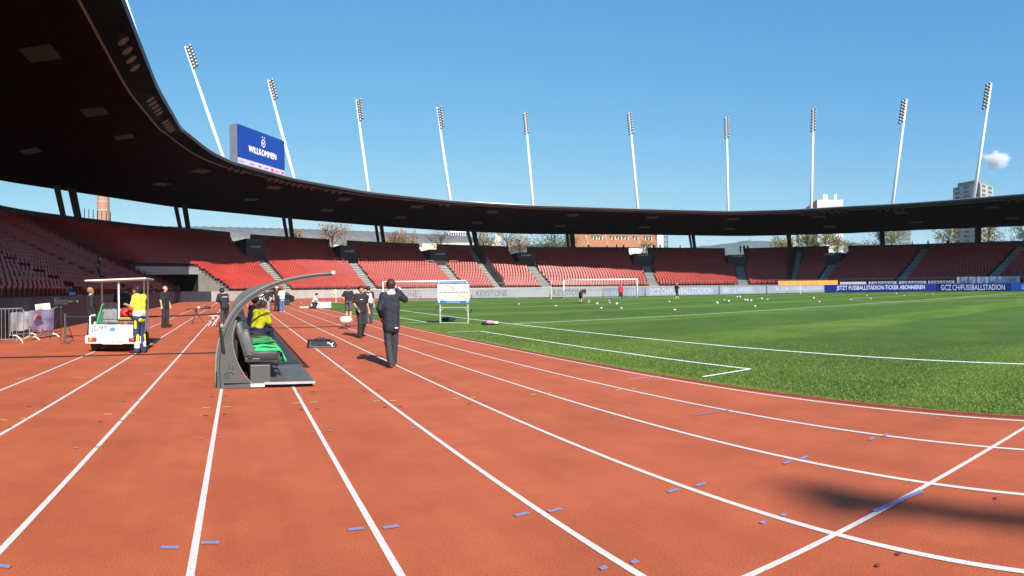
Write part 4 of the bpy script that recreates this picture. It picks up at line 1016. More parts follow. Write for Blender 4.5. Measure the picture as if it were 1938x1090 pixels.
    MB().box((.36, LEN / 2, .23), (.34, LEN - .06, .32), bev=.008).build('seat_plinth', DG, t)
    # seats: backrest, two bolsters, cushion, recliner wheel
    sp = .635; n_s = 20
    R_b = Matrix.Rotation(R(-16), 3, 'Y')
    bb = MB().box(R_b @ Vector((0, 0, .36)), (.13, .46, .70), R_b, bev=.055)
    cush = MB(); cush.box((.30, 0, .46), (.56, .50, .17), bev=.06); cush.box((.49, 0, .455), (.18, .50, .21), bev=.085)
    cbol = MB()
    for s in (-1, 1): cbol.box((.30, s * .235, .505), (.50, .06, .17), bev=.033)
    bol = MB()
    for s in (-1, 1): bol.box(R_b @ Vector((.06, s * .215, .28)), (.17, .085, .48), R_b @ Matrix.Rotation(s * .15, 3, 'Z'), bev=.04)
    hd = MB().box(R_b @ Vector((.03, 0, .70)), (.11, .30, .17), R_b, bev=.05)
    rec = MB().lathe([(.05, 0), (.05, .03), (.03, .04), (.02, .03)], 12, (.06, -.26, .50), Matrix.Rotation(R(90), 3, 'X')); rec.box((.10, -.26, .43), (.26, .03, .07), bev=.01)
    protos = []
    for k in range(n_s):
        y = .42 + sp * k
        if k == 0:
            b = bb.build('backrest', LEATH, t, True); h = hd.build('headrest', LEATH, b, True); q = bol.build('side_bolster', LEATH, b, True)
            c = cush.build('cushion', LEATH, t, True); r_ = rec.build('recliner', LEATHD, c); cb2 = cbol.build('side_bolster', LEATHD, c, True)
            protos = [b, c]; b.location = (.17, y, .44); c.location = (.13, y, .03)
        else:
            b, c = dup(protos[0], t), dup(protos[1], t); b.location = (.17, y, .44); c.location = (.13, y, .03)
    MB().box((-.05, LEN / 2, .55), (.05, LEN - .3, .5)).build('back_board', BLACKM, t)
dugout()
GRN = mat('bib_green', (.06, .62, .20), .7, var=.15, scale=12)
GRN2 = mat('bib_lime', (.20, .68, .17), .7, var=.15, scale=12)
def bib(k, y, x0, wid, m, seed, label):
    random.seed(seed); ph = [random.uniform(0, 6) for _ in range(5)]
    prof = [(-.02, .0), (.10, .005), (.22, .01), (.36, .012), (.48, .0), (.535, -.04), (.55, -.11), (.555, -.19 - .02 * k)]
    nx_, v = 14, []
    for i in range(nx_ + 1):
        q = i / nx_ - .5
        for j, (px_, pz) in enumerate(prof):
            f = .014 * math.sin(q * 16 + ph[0] + j * .7) + .010 * math.sin(q * 31 + ph[1]) + .008 * math.sin(j * 2.1 + ph[2])
            ed = .035 * math.sin(q * 7 + ph[3]) * (1 if j in (0, len(prof) - 1) else 0)
            v.append((px_ + (.012 if j > 5 else 0) + ed + (f * .6 if j > 5 else 0), q * wid, pz + f + .012))
    n_ = len(prof); f = [(i * n_ + j, i * n_ + j + 1, (i + 1) * n_ + j + 1, (i + 1) * n_ + j) for i in range(nx_) for j in range(n_ - 1)]
    o = MB().add(v, f).build('training_bib', m, None, True); md = o.modifiers.new('s', 'SOLIDIFY'); md.thickness = .006; md.offset = 1
    o.location = (x0 + .10, y, .585); tag(o, label, 'bib', 'green bibs draped over the bench seats')
for k in range(5):
    bib(k % 3, 10.3 + .42 + .635 * k + .05, .12 + .01 * (k % 2),   .40 - .04 * (k % 2), GRN if k < 3 else GRN2, 20 + k, f'green training bib draped over the {ordn[k]} nearest bench seat')
# ---------------------------------------------------------------- medical cart
def cart():
    a, b = G(166, 667), G(263, 667); c = (a + b) / 2
    t = thing('medical_cart', 'white open medical cart lettered JDMT parked on the track', 'cart', (c.x, c.y, 0), R(2))
    CW = mat('cart_white', (.80, .80, .79), .35, var=.03, scale=2, coat=.3); W_ = 1.42
    bd = MB(); bd.box((0, .06, .60), (W_ - .06, .08, .30), Matrix.Rotation(R(-8), 3, 'X'), bev=.02); bd.box((0, 1.35, .44), (W_ - .1, 2.5, .10), bev=.02); bd.build('body', CW, t)
    for s in (-1, 1):
        MB().box((s * (W_ / 2 - .04), 1.25, .62), (.05, 1.0, .34), bev=.02).build('side_panel', CW, t)
    fp = MB(); fp.box((0, 2.5, .62), (W_ - .1, .30, .5), Matrix.Rotation(R(10), 3, 'X'), bev=.08); fp.box((W_ / 2 - .1, 2.3, .62), (.22, .7, .52), bev=.08); fp.box((-W_ / 2 + .1, 2.3, .62), (.22, .7, .52), bev=.08); fp.build('front_cowl', CW, t)
    bp = MB(); bp.box((0, -.01, .35), (W_ + .12, .16, .22), bev=.03); bump_o = bp.build('rear_bumper', CW, t)
    MB().box((0, -.03, .455), (W_ - .35, .13, .03), bev=.01).build('step_edge', GALV, bump_o)
    for s in (-1, 1):
        MB().box((s * .56, -.10, .36), (.25, .05, .12), bev=.022).build('tail_light', mat('tail_red', (.45, .02, .02), .25, spec=.6), bump_o)
        MB().lathe([(.05, 0), (.045, .02), (1e-6, .025)], 14, (s * .60, -.125, .36), Matrix.Rotation(R(90), 3, 'X')).build('indicator', mat('lamp_amber', (.85, .33, .03), .25), bump_o)
    pl = MB().box((0, -.105, .30), (.56, .02, .13)).build('number_plate', mat('plate_pale', (.66, .66, .62), .4), t)
    letters('ZH 767504', (0, -.117, .30), (1, 0, 0), (0, 0, 1), .46, .075, mat('plate_black', (.03, .03, .03), .5), pl)
    INK = mat('cart_ink', (.06, .06, .07), .5); BLU = mat('cart_blue', (.10, .28, .60), .5)
    tilt = Vector((0, math.sin(R(8)), math.cos(R(8))))
    letters('JDMT', (-.38, -.012, .64), (1, 0, 0), tilt, .44, .17, INK, t); letters('www.jdmt.ch', (.33, -.012, .625), (1, 0, 0), tilt, .50, .075, INK, t)
    st = MB()
    for k in range(3): q = R(90 + 60 * k); u = Vector((math.cos(q), 0, math.sin(q))) * .085; st.tube([Vector((-.02, -.008, .64)) - u, Vector((-.02, -.008, .64)) + u], .016, 5)
    st.build('star_of_life', BLU, t)
    TYRE = mat('tyre_rubber', (.02, .02, .02), .8)
    MB().box((0, .55, .24), (W_ - .35, .8, .22)).build('chassis', TYRE, t)
    for (x, y) in ((-.56, .42), (.56, .42), (-.58, 2.15), (.60, 2.15)):
        rt = Matrix.Rotation(R(90), 3, 'Y'); w = MB().lathe([(.13, -.10), (.24, -.11), (.275, -.07), (.275, .07), (.24, .11), (.13, .10)], 20, (x, y, .275), rt).build('wheel', TYRE, t, True)
        MB().lathe([(1e-6, -.06), (.12, -.085), (.145, -.10), (.145, .10), (.12, .085), (1e-6, .06)], 14, (x, y, .275), rt).build('rim', GALV, w)
    # driver seats, wheel, stretcher
    SG = mat('cart_seat', (.26, .265, .28), .35, var=.1, scale=8)
    for (x, nm) in ((-.32, 'driver_seat'),):
        s = MB(); s.box((x, 1.55, .80), (.46, .46, .12), bev=.05); s.box((x, 1.30, 1.08), (.46, .10, .52), Matrix.Rotation(R(8), 3, 'X'), bev=.045)
        for k in (-1, 0, 1): s.box((x + k * .12, 1.245, 1.06), (.05, .03, .40), Matrix.Rotation(R(8), 3, 'X') @ Matrix.Rotation(k * .2, 3, 'Y'), bev=.012)
        s.build(nm, SG, t, True)
    MB().tube([(-.32 + .19 * math.cos(q), 2.05, 1.05 + .19 * math.sin(q)) for q in np.linspace(0, 2 * math.pi, 17)[:-1]], .016, 6, closed=True).build('steering_wheel', BLACKM, t)
    hr = MB(); hr.tube([(-.66, .12, .50), (-.66, .12, .98), (-.62, .14, 1.0), (-.55, .3, 1.0)], .022, 6); hr.build('grab_rail', WHITE, t)
    sf = MB()
    for x in (.10, .52): sf.tube([(x, .1, .82), (x, 2.0, .84)], .02, 6)
    for y in (.2, .8, 1.4, 1.9): sf.tube([(.10, y, .82), (.52, y, .82)], .015, 5); sf.tube([(.31, y, .82), (.31, y, .50)], .015, 5)
    sf.build('stretcher_frame', mat('stretcher_orange', (.55, .25, .05), .45), t)
    MB().box((.31, 1.05, .88), (.42, 1.8, .07), bev=.03).build('stretcher_pad', LEATHD, t)
    for k in range(3): MB().box((.31, .3 + .5 * k, .925), (.44, .08, .02)).build('strap', mat('strap_lime', (.55, .62, .10), .6), t)
    # posts and roof
    for (x, y, z0) in ((.12, .28, .55), (.70, 1.3, .6), (-.66, 1.9, .6), (.70, 2.25, .7)):
        MB().tube([(x, y, z0), (x, y, 1.96)], .026, 8).build('roof_post', WHITE, t)
    rf = MB(); rf.box((.05, 1.15, 1.985), (1.72, 2.1, .045), Matrix.Rotation(R(-1.5), 3, 'Y'), bev=.02); rf.build('cart_roof', mat('cart_roof', (.66, .65, .62), .45), t)
    return t, c
ct, cc = cart()
soft('medical_bag', 'red medical bag resting on the stretcher of the cart', 'bag', Vector((cc.x + .30, cc.y + .55, .925)), .3, (.42, .34, .27), mat('bag_red', (.55, .02, .025), .55), 11)
soft('rucksack', 'large black rucksack standing on the front of the cart', 'bag', Vector((cc.x - .18, cc.y + 2.35, .9)), .3, (.62, .4, .72), CLOTHK, 12)
soft('white_pack', 'white equipment pack behind the red bag on the cart', 'bag', Vector((cc.x + .12, cc.y + 1.3, .925)), 0, (.4, .3, .26), mat('white_pack', (.62, .62, .62), .6), 13)
cr_o = thing('folded_chair', 'folded green tubular chair leaning on the left of the cart', 'chair', (cc.x - .62, cc.y + .45, .49))
MB().tube([(-.04, 0, .0), (.10, .05, .45), (.2, .1, .80), (.26, .1, .82)], .018, 6).build('frame', mat('green_tube', (.08, .42, .22), .4), cr_o); MB().tube([(-.02, .0, .08), (.30, .05, .10)], .016, 6).build('frame', MATS['green_tube'], cr_o)
MB().quad((-.02, .02, .05), (.16, .06, .05), (.26, .1, .6), (.1, .05, .6)).build('fabric', mat('green_fabric', (.03, .14, .07), .8), cr_o)
# ---------------------------------------------------------------- barriers, banners, posts on the left
def barrier(pa, pb, h, label, cover=None, bars=True):
    U = (pb - pa); L = U.length; U.normalize(); rz = math.atan2(U.y, U.x)
    t = thing('crowd_barrier', label, 'barrier', pa, rz)
    fr = MB(); r = .022; fr.tube([(0, 0, .12), (0, 0, h - .06), (.06, 0, h), (L - .06, 0, h), (L, 0, h - .06), (L, 0, .12), (0, 0, .12)], r, 8); fr.build('frame', GALV, t)
    if bars:
        for k in range(1, int(L / .13)):
            x = k * .13; MB().tube([(x, 0, .12), (x, 0, h)], .009, 6).build('bar', GALV, t)
    for x in (.15, L - .15):
        f = MB(); f.tube([(x, -.32, 0.01), (x, -.2, .09), (x, -.12, .12), (x, .12, .12), (x, .2, .09), (x, .32, .01)], .022, 6); f.build('foot', mat('foot_pale', (.70, .66, .58), .45), t)
    if cover:
        m, word = cover; n_ = 16; v = []
        for i in range(n_ + 1):
            q = i / n_
            for j, z in enumerate((h + .015, h * .6, .26)): v.append((q * L, -.035 - .02 * math.sin(q * 9 + j), z + (.02 * math.sin(q * 11) if j == 2 else 0)))
        c = MB().add(v, [(i * 3 + j, i * 3 + j + 1, i * 3 + j + 4, i * 3 + j + 3) for i in range(n_) for j in range(2)]).build('cover', m, t)
        md = c.modifiers.new('s', 'SOLIDIFY'); md.thickness = .008
        letters('STADION', (L * .68, -.075, h * .80), (1, 0, 0), (0, 0, 1), L * .36, h * .07, mat('cover_ink_pale', (.42, .30, .38), .6), t)
        letters('LETZIGRUND', (L * .71, -.075, h * .66), (1, 0, 0), (0, 0, 1), L * .46, h * .09, mat('cover_ink', (.05, .05, .10), .6), t)
        if word:
            e = MB()
            e.tube([(L * (.26 + .16 * math.cos(q)), -.075, h * (.55 + .24 * math.sin(q))) for q in np.linspace(-2.9, -.3, 14)], .012, 5)
            e.tube([(L * (.26 + .165 * math.cos(q)), -.075, h * (.57 + .27 * math.sin(q))) for q in np.linspace(.35, 2.8, 12)], [.012, .02, .03, .04, .046, .05, .05, .046, .04, .03, .02, .012], 5)
            e.build('emblem', mat('cover_orange', (.45, .16, .06), .6), t)
    return t
barrier(G(-70, 652), G(45, 648), 1.12, 'bare galvanised crowd barrier at the left picture edge')
barrier(G(56, 644), G(101, 637), 1.0, 'crowd barrier with lilac cover and orange oval emblem', (mat('cover_lilac', (.46, .40, .60), .65, var=.06, scale=3), True))
barrier(G(20, 641.5), G(60, 636), .92, 'crowd barrier with plain white LETZIGRUND cover behind the bars', (mat('cover_white', (.74, .73, .71), .65), False))
tp = thing('tilted_sign', 'small tilted white sign leaning on top of the lilac barrier', 'sign', G(77, 634) + Vector((-.02, .35, 0)))
MB().box((0, 0, 1.06), (.62, .03, .28), Matrix.Rotation(R(-6), 3, 'Y') @ Matrix.Rotation(R(10), 3, 'X')).build('panel', mat('sign_panel_white', (.76, .75, .73), .5), tp)
MB().box((-.10, -.035, 1.05), (.2, .012, .13), Matrix.Rotation(R(-6), 3, 'Y') @ Matrix.Rotation(R(10), 3, 'X')).build('print', mat('sign_tan', (.62, .48, .34), .6), tp)
lg = MB(); lg.tube([(-.2, .02, 0), (-.2, .02, 1.0)], .02, 6); lg.tube([(.2, .02, 0), (.2, .02, 1.0)], .02, 6); lg.build('leg', GALV, tp)
def stanchion(p, label, h=.95):
    t = thing('belt_post', label, 'post', p)
    MB().lathe([(.17, 0), (.17, .015), (.06, .03), (.032, .04), (.032, h - .06), (.04, h - .05), (.04, h), (1e-6, h + .01)], 16).build('post', mat('post_grey', (.075, .075, .08), .45), t, False)
    return t
pA = G(123.5, 650); pB = G(424, 640); stanchion(pA, 'dark grey belt barrier post beside the lilac banner'); 
belt = mat('belt_black', (.012, .012, .014), .7)
def strap_between(a, b, h, label, sag=.05, w=.05, name='barrier_belt'):
    v = []; n_ = 16
    for k in range(n_ + 1):
        q = k / n_; p = a.lerp(b, q); z = h - sag * 4 * q * (1 - q)
        v += [(p.x, p.y, z - w / 2), (p.x, p.y, z + w / 2)]
    c = Vector((*a[:2], 0)); o = MB().add([Vector(x) - c for x in v], [(2 * k, 2 * k + 2, 2 * k + 3, 2 * k + 1) for k in range(n_)]).build(name, belt); o.location = c
    md = o.modifiers.new('s', 'SOLIDIFY'); md.thickness = .004; return tag(o, label, 'belt')
strap_between(pA, Vector((-.55, 20.5, 0)), .87, 'black barrier belt stretched from the grey post behind the cart')
stanchion(Vector((-.55, 20.5, 0)), 'belt barrier post hidden behind the bench end where the belt finishes')
def cable(pts, label, w=.13, h=.02):
    P_ = [G(*q) for q in pts]; c = P_[0].copy(); m = MB(); v = []
    for i, p in enumerate(P_):
        d = (P_[min(i + 1, len(P_) - 1)] - P_[max(i - 1, 0)]).normalized(); n_ = Vector((-d.y, d.x, 0)) * w / 2
        v += [p - n_ - c + Vector((0, 0, .009)), p - n_ * .6 - c + Vector((0, 0, h)), p + n_ * .6 - c + Vector((0, 0, h)), p + n_ - c + Vector((0, 0, .009))]
    m.add(v, [(4 * i + j, 4 * i + j + 1, 4 * i + j + 5, 4 * i + j + 4) for i in range(len(P_) - 1) for j in range(3)]); o = m.build('cable_cover', belt); o.location = c
    return tag(o, label, 'cable cover')
cable([(-40, 678), (100, 675.5), (200, 673), (300, 670.5), (412, 668)], 'flat black cable cover across the track in front of the cart', .16)
cable([(462, 622), (560, 620.5), (640, 618), (690, 616)], 'flat black cable cover across the track beyond the bench', .16)
cable([(470, 614), (560, 613), (640, 611)], 'thin dark cable lying beyond the bench parallel to the thicker cover', .05, .012)
# ---------------------------------------------------------------- tripods and other crew gear
def tripod(p, h, spread, label, head=True, rz=0.0, cam_kind=1, name='tv_camera'):
    t = thing(name, label, 'camera', p, rz)
    for k in range(3):
        q = R(90 + 120 * k + 15); f = Vector((math.cos(q), math.sin(q), 0)) * spread
        m = MB(); m.tube([(0, 0, h), f * .5 + Vector((0, 0, h * .5))], .022, 6); m.tube([f * .45 + Vector((.02, 0, h * .55)), f + Vector((0, 0, .01))], .014, 6); m.build('leg', mat('tripod_black', (.035, .035, .04), .4, .3), t)
    MB().lathe([(.06, 0), (.07, .05), (.03, .12)], 10, (0, 0, h)).build('head', BLACKM, t)
    if cam_kind:
        b = MB(); b.box((0, .0, h + .24), (.16, .50, .2), bev=.03); b.box((0, -.16, h + .38), (.08, .2, .06), bev=.015); b.build('camera_body', mat('camera_black', (.03, .03, .034), .4), t)
        MB().lathe([(.07, 0), (.085, .1), (.075, .3), (.09, .34)], 12, (0, .25, h + .25), Matrix.Rotation(R(-90), 3, 'X')).build('lens', BLACKM, t)
        MB().box((-.16, -.12, h + .34), (.12, .10, .08), bev=.01).build('viewfinder', BLACKM, t)
        MB().tube([(0, -.1, h + .1), (.12, -.55, h - .05)], .012, 6).build('pan_bar', GALV, t)
    return t
tripod(G(116, 643), 1.05, .48, 'tv camera on a tall black tripod in the shade by the wall', rz=R(-60))
t_ = tripod(G(371, 613), .62, .40, 'low tripod with a long horizontal arm on the track', rz=R(20), cam_kind=0, name='camera_slider')
MB().tube([(-.5, 0, .74), (.75, .0, .76)], .03, 6).build('arm', BLACKM, t_); MB().ball((.15, 0, .80), .07).build('joint', WHITE, t_); MB().box((.62, 0, .80), (.28, .14, .12), bev=.02).build('camera_body', BLACKM, t_)
def stool(p, label, rz=0):
    t = thing('folding_stool', label, 'stool', p, rz)
    for s in (-1, 1): MB().tube([(-.2, s * .18, 0), (.2, s * .18, .46)], .012, 6).build('leg', WHITE, t); MB().tube([(.2, s * .18, 0), (-.2, s * .18, .46)], .012, 6).build('leg', WHITE, t)
    MB().tube([(-.2, -.18, .22), (-.2, .18, .22)], .01, 5).build('stretcher', WHITE, t)
    MB().box((0, 0, .47), (.46, .40, .025), bev=.01).build('seat', mat('stool_seat', (.66, .66, .68), .5), t)
stool(G(405, 617), 'white folding stool beside the crew member at the bench', .5)
mk = thing('boom_microphone', 'fluffy white wind-shielded microphone on a low stand on the track', 'microphone', G(655, 622), R(15))
MB().lathe([(1e-6, -.26), (.10, -.24), (.145, -.15), (.15, .15), (.10, .24), (1e-6, .26)], 18, (-.02, 0, .37), Matrix.Rotation(R(90), 3, 'Y')).build('wind_shield', mat('fur_white', (.72, .69, .66), .95, var=.12, scale=40, bump=.9, bscale=120), mk, True)
ms = MB(); ms.tube([(0, 0, .22), (0, 0, .08)], .014, 6)
for q in (20, 140, 260): ms.tube([(0, 0, .16), (.3 * math.cos(R(q)), .3 * math.sin(R(q)), .01)], .012, 5)
ms.tube([(-.35, -.1, .06), (.55, .15, .10)], .012, 5); ms.build('stand', BLACKM, mk)
bx = thing('equipment_box', 'long white box with printed logo on the track beside the turf', 'box', G(608, 583), R(4))
MB().box((0, .2, .26), (1.75, .45, .50), bev=.03).build('case', mat('case_white', (.76, .76, .75), .5), bx); MB().box((0.05, -.03, .27), (.7, .01, .14)).build('print', mat('case_ink', (.50, .53, .56), .5), bx)
e = MB(); e.tube([(-.6, -.03, .17), (-.38, -.03, .17), (-.38, -.03, .36), (-.6, -.03, .36)], .02, 4, closed=True); e.build('logo', mat('case_ink2', (.2, .2, .24), .5), bx); MB().box((.78, -.03, .30), (.07, .012, .2)).build('latch', BLACKM, bx)
MB().box((-1.35, .25, .08), (1.0, .35, .10), bev=.02).build('lid', MATS['case_white'], bx)
soft('red_bag', 'red bag lying behind the white equipment box', 'bag', G(612, 575.5), .2, (1.1, .5, .4), mat('bag_red2', (.55, .03, .025), .6), 17)
# dark car parked on the far track, seen from its flank
def car():
    a = G(542, 577.5); dd = a.length
    t = thing('parked_car', 'black car with white lettering parked on the far end of the track', 'car', (a.x - 1.4, a.y + .5, 0), R(4))
    prof = [(-2.2, .35), (-2.25, .75), (-2.0, .98), (-1.35, 1.06), (-.7, 1.42), (.6, 1.47), (1.35, 1.40), (1.95, 1.02), (2.2, .9), (2.22, .4), (1.9, .28), (-1.9, .28)]
    bm = bmesh.new(); rows = []
    for y, s in ((-.86, .90), (-.84, .97), (-.6, 1.0), (.6, 1.0), (.84, .97), (.86, .9)):
        rows.append([bm.verts.new((x * (1 if abs(y) < .7 else .985), y * (1 - max(0, z - 1.0) * .28), .28 + (z - .28) * s)) for x, z in prof])
    k = len(prof)
    for j in range(5):
        for i in range(k): bm.faces.new((rows[j][i], rows[j][(i + 1) % k], rows[j + 1][(i + 1) % k], rows[j + 1][i]))
    bm.faces.new(rows[0][::-1]); bm.faces.new(rows[-1]); bmesh.ops.recalc_face_normals(bm, faces=list(bm.faces))
    me = bpy.data.meshes.new('body'); bm.to_mesh(me); bm.free(); finish('body', me, mat('car_black', (.012, .012, .014), .15, coat=.6), t)
    GLs = mat('car_glass', (.03, .035, .04), .05)
    for x0, x1 in ((-.75, .02), (.08, 1.2)): MB().add([(x0 - .35 * (x0 < -.5), -.852, 1.07), (x1 + .25 * (x1 > 1), -.852, 1.07), (x1, -.79, 1.37), (x0 + .12, -.79, 1.37)], [(0, 1, 2, 3)]).build('window', GLs, t)
    for x in (-1.4, 1.4):
        w = MB().lathe([(.2, -.1), (.31, -.1), (.33, -.06), (.33, .06), (.31, .1), (.2, .1)], 20, (x, -.78, .33), Matrix.Rotation(R(90), 3, 'X')).build('wheel', MATS['tyre_rubber'], t); MB().lathe([(1e-6, .06), (.2, .09)], 14, (x, -.79, .33), Matrix.Rotation(R(90), 3, 'X')).build('rim', GALV, w)
    for (x, w) in ((-1.55, .9), (.2, 1.1)):
        q = MB()
        for j in range(6): q.box((x + w * (j / 6 - .4), -.875, .72), (w * .10, .01, .14 + .05 * (j % 2)))
        q.build('lettering', mat('car_letter', (.72, .72, .72), .5), t)
    MB().box((2.0, -.5, .62), (.5, .4, .2), bev=.05).build('bumper', mat('car_grey', (.62, .62, .6), .4), t)
    MB().box((2.2, -.6, .8), (.06, .3, .12), bev=.02).build('tail_light', mat('car_red', (.4, .02, .02), .3), t)
car()
# ---------------------------------------------------------------- people: one continuous skin surface each, clothing and hair as children
def surfnet(F_, lo, h):
    S = F_ < 0; nx, ny, nz = F_.shape
    c = np.zeros((nx - 1, ny - 1, nz - 1), np.int8)
    for i, j, k in itertools.product((0, 1), repeat=3): c += S[i:nx - 1 + i, j:ny - 1 + j, k:nz - 1 + k]
    act = (c > 0) & (c < 8); idx = -np.ones(act.shape, np.int64); ii = np.argwhere(act); idx[act] = np.arange(len(ii))
    acc = np.zeros((len(ii), 3)); cnt = np.zeros(len(ii))
    cor = list(itertools.product((0, 1), repeat=3))
    for a in cor:
        for ax in range(3):
            if a[ax]: continue
            b = list(a); b[ax] = 1
            fa = F_[ii[:, 0] + a[0], ii[:, 1] + a[1], ii[:, 2] + a[2]]; fb = F_[ii[:, 0] + b[0], ii[:, 1] + b[1], ii[:, 2] + b[2]]
            m = (fa < 0) != (fb < 0); t = np.where(m, fa / np.where(m, fa - fb, 1), 0)
            p = np.tile(np.array(a, float), (len(ii), 1)); p[:, ax] += t; acc[m] += p[m]; cnt[m] += 1
    V_ = (ii + acc / cnt[:, None]) * h + lo
    faces = []
    for ax in range(3):
        u, w = [(1, 2), (2, 0), (0, 1)][ax]
        sl0 = [slice(None)] * 3; sl1 = [slice(None)] * 3; sl0[ax] = slice(0, -1); sl1[ax] = slice(1, None)
        e = np.argwhere(S[tuple(sl0)] != S[tuple(sl1)])
        e = e[(e[:, u] > 0) & (e[:, w] > 0) & (e[:, u] < F_.shape[u] - 1) & (e[:, w] < F_.shape[w] - 1)]
        if not len(e): continue
        inside = S[e[:, 0], e[:, 1], e[:, 2]]
        q = []
        for du, dw in ((1, 1), (0, 1), (0, 0), (1, 0)):
            x = e.copy(); x[:, u] -= du; x[:, w] -= dw; q.append(idx[x[:, 0], x[:, 1], x[:, 2]])
        q = np.stack(q, 1); q[~inside] = q[~inside][:, ::-1]; faces.append(q)
    return V_, np.concatenate(faces)
def blob(prims, h, k=.03, grow=0.0, wr=0.0, seed=0, cut=None):
    """smooth union of tapered capsules (a, b, ra, rb)"""
    P_ = np.array([(*p[0], *p[1]) for p in prims]); rm = max(max(p[2], p[3]) for p in prims) + grow + .05
    lo = np.minimum(P_[:, :3].min(0), P_[:, 3:].min(0)) - rm; hi = np.maximum(P_[:, :3].max(0), P_[:, 3:].max(0)) + rm
    n_ = np.ceil((hi - lo) / h).astype(int) + 2; F_ = np.full(n_, .5)
    ax = [lo[i] + np.arange(n_[i]) * h for i in range(3)]
    for a, b, ra, rb in [(np.array(p[0]), np.array(p[1]), p[2] + grow, p[3] + grow) for p in prims]:
        mr = max(ra, rb) + k * 1.2 + 2 * h
        i0 = np.maximum(0, ((np.minimum(a, b) - mr - lo) / h).astype(int)); i1 = np.minimum(n_, ((np.maximum(a, b) + mr - lo) / h).astype(int) + 2)
        sl = tuple(slice(i0[i], i1[i]) for i in range(3))
        X, Y, Z = np.meshgrid(*[ax[i][sl[i]] for i in range(3)], indexing='ij')
        d = b - a; L2 = max(1e-9, d @ d); t = np.clip(((X - a[0]) * d[0] + (Y - a[1]) * d[1] + (Z - a[2]) * d[2]) / L2, 0, 1)
        D = np.sqrt((X - a[0] - t * d[0]) ** 2 + (Y - a[1] - t * d[1]) ** 2 + (Z - a[2] - t * d[2]) ** 2) - (ra + (rb - ra) * t)
        G_ = F_[sl]; hh = np.clip(.5 + .5 * (G_ - D) / k, 0, 1); F_[sl] = G_ * (1 - hh) + D * hh - k * hh * (1 - hh)
    if wr or cut is not None:
        X, Y, Z = np.meshgrid(*ax, indexing='ij')
        if wr: F_ = F_ + wr * (np.sin(X * 31 + Z * 19 + seed) * np.sin(Z * 27 + Y * 23 + seed * 2) + .6 * np.sin(Z * 55 + X * 17 + Y * 40 + seed))
        if cut is not None: F_ = np.maximum(F_, cut(X, Y, Z))
    return surfnet(F_, lo, h)
SKIN = {'light': mat('skin_light', (.56, .31, .22), .5, var=.06, scale=30), 'tan': mat('skin_tan', (.42, .22, .145), .5, var=.06, scale=30)}
def cm(c, rough=.8): return mat('cloth_%d_%d_%d' % tuple(int(v * 999) for v in c), c, rough, var=.14, scale=9, bump=.15, bscale=40)
def rx(v, ang, piv): v = Vector(v) - piv; v.rotate(Matrix.Rotation(ang, 3, 'X')); return v + piv
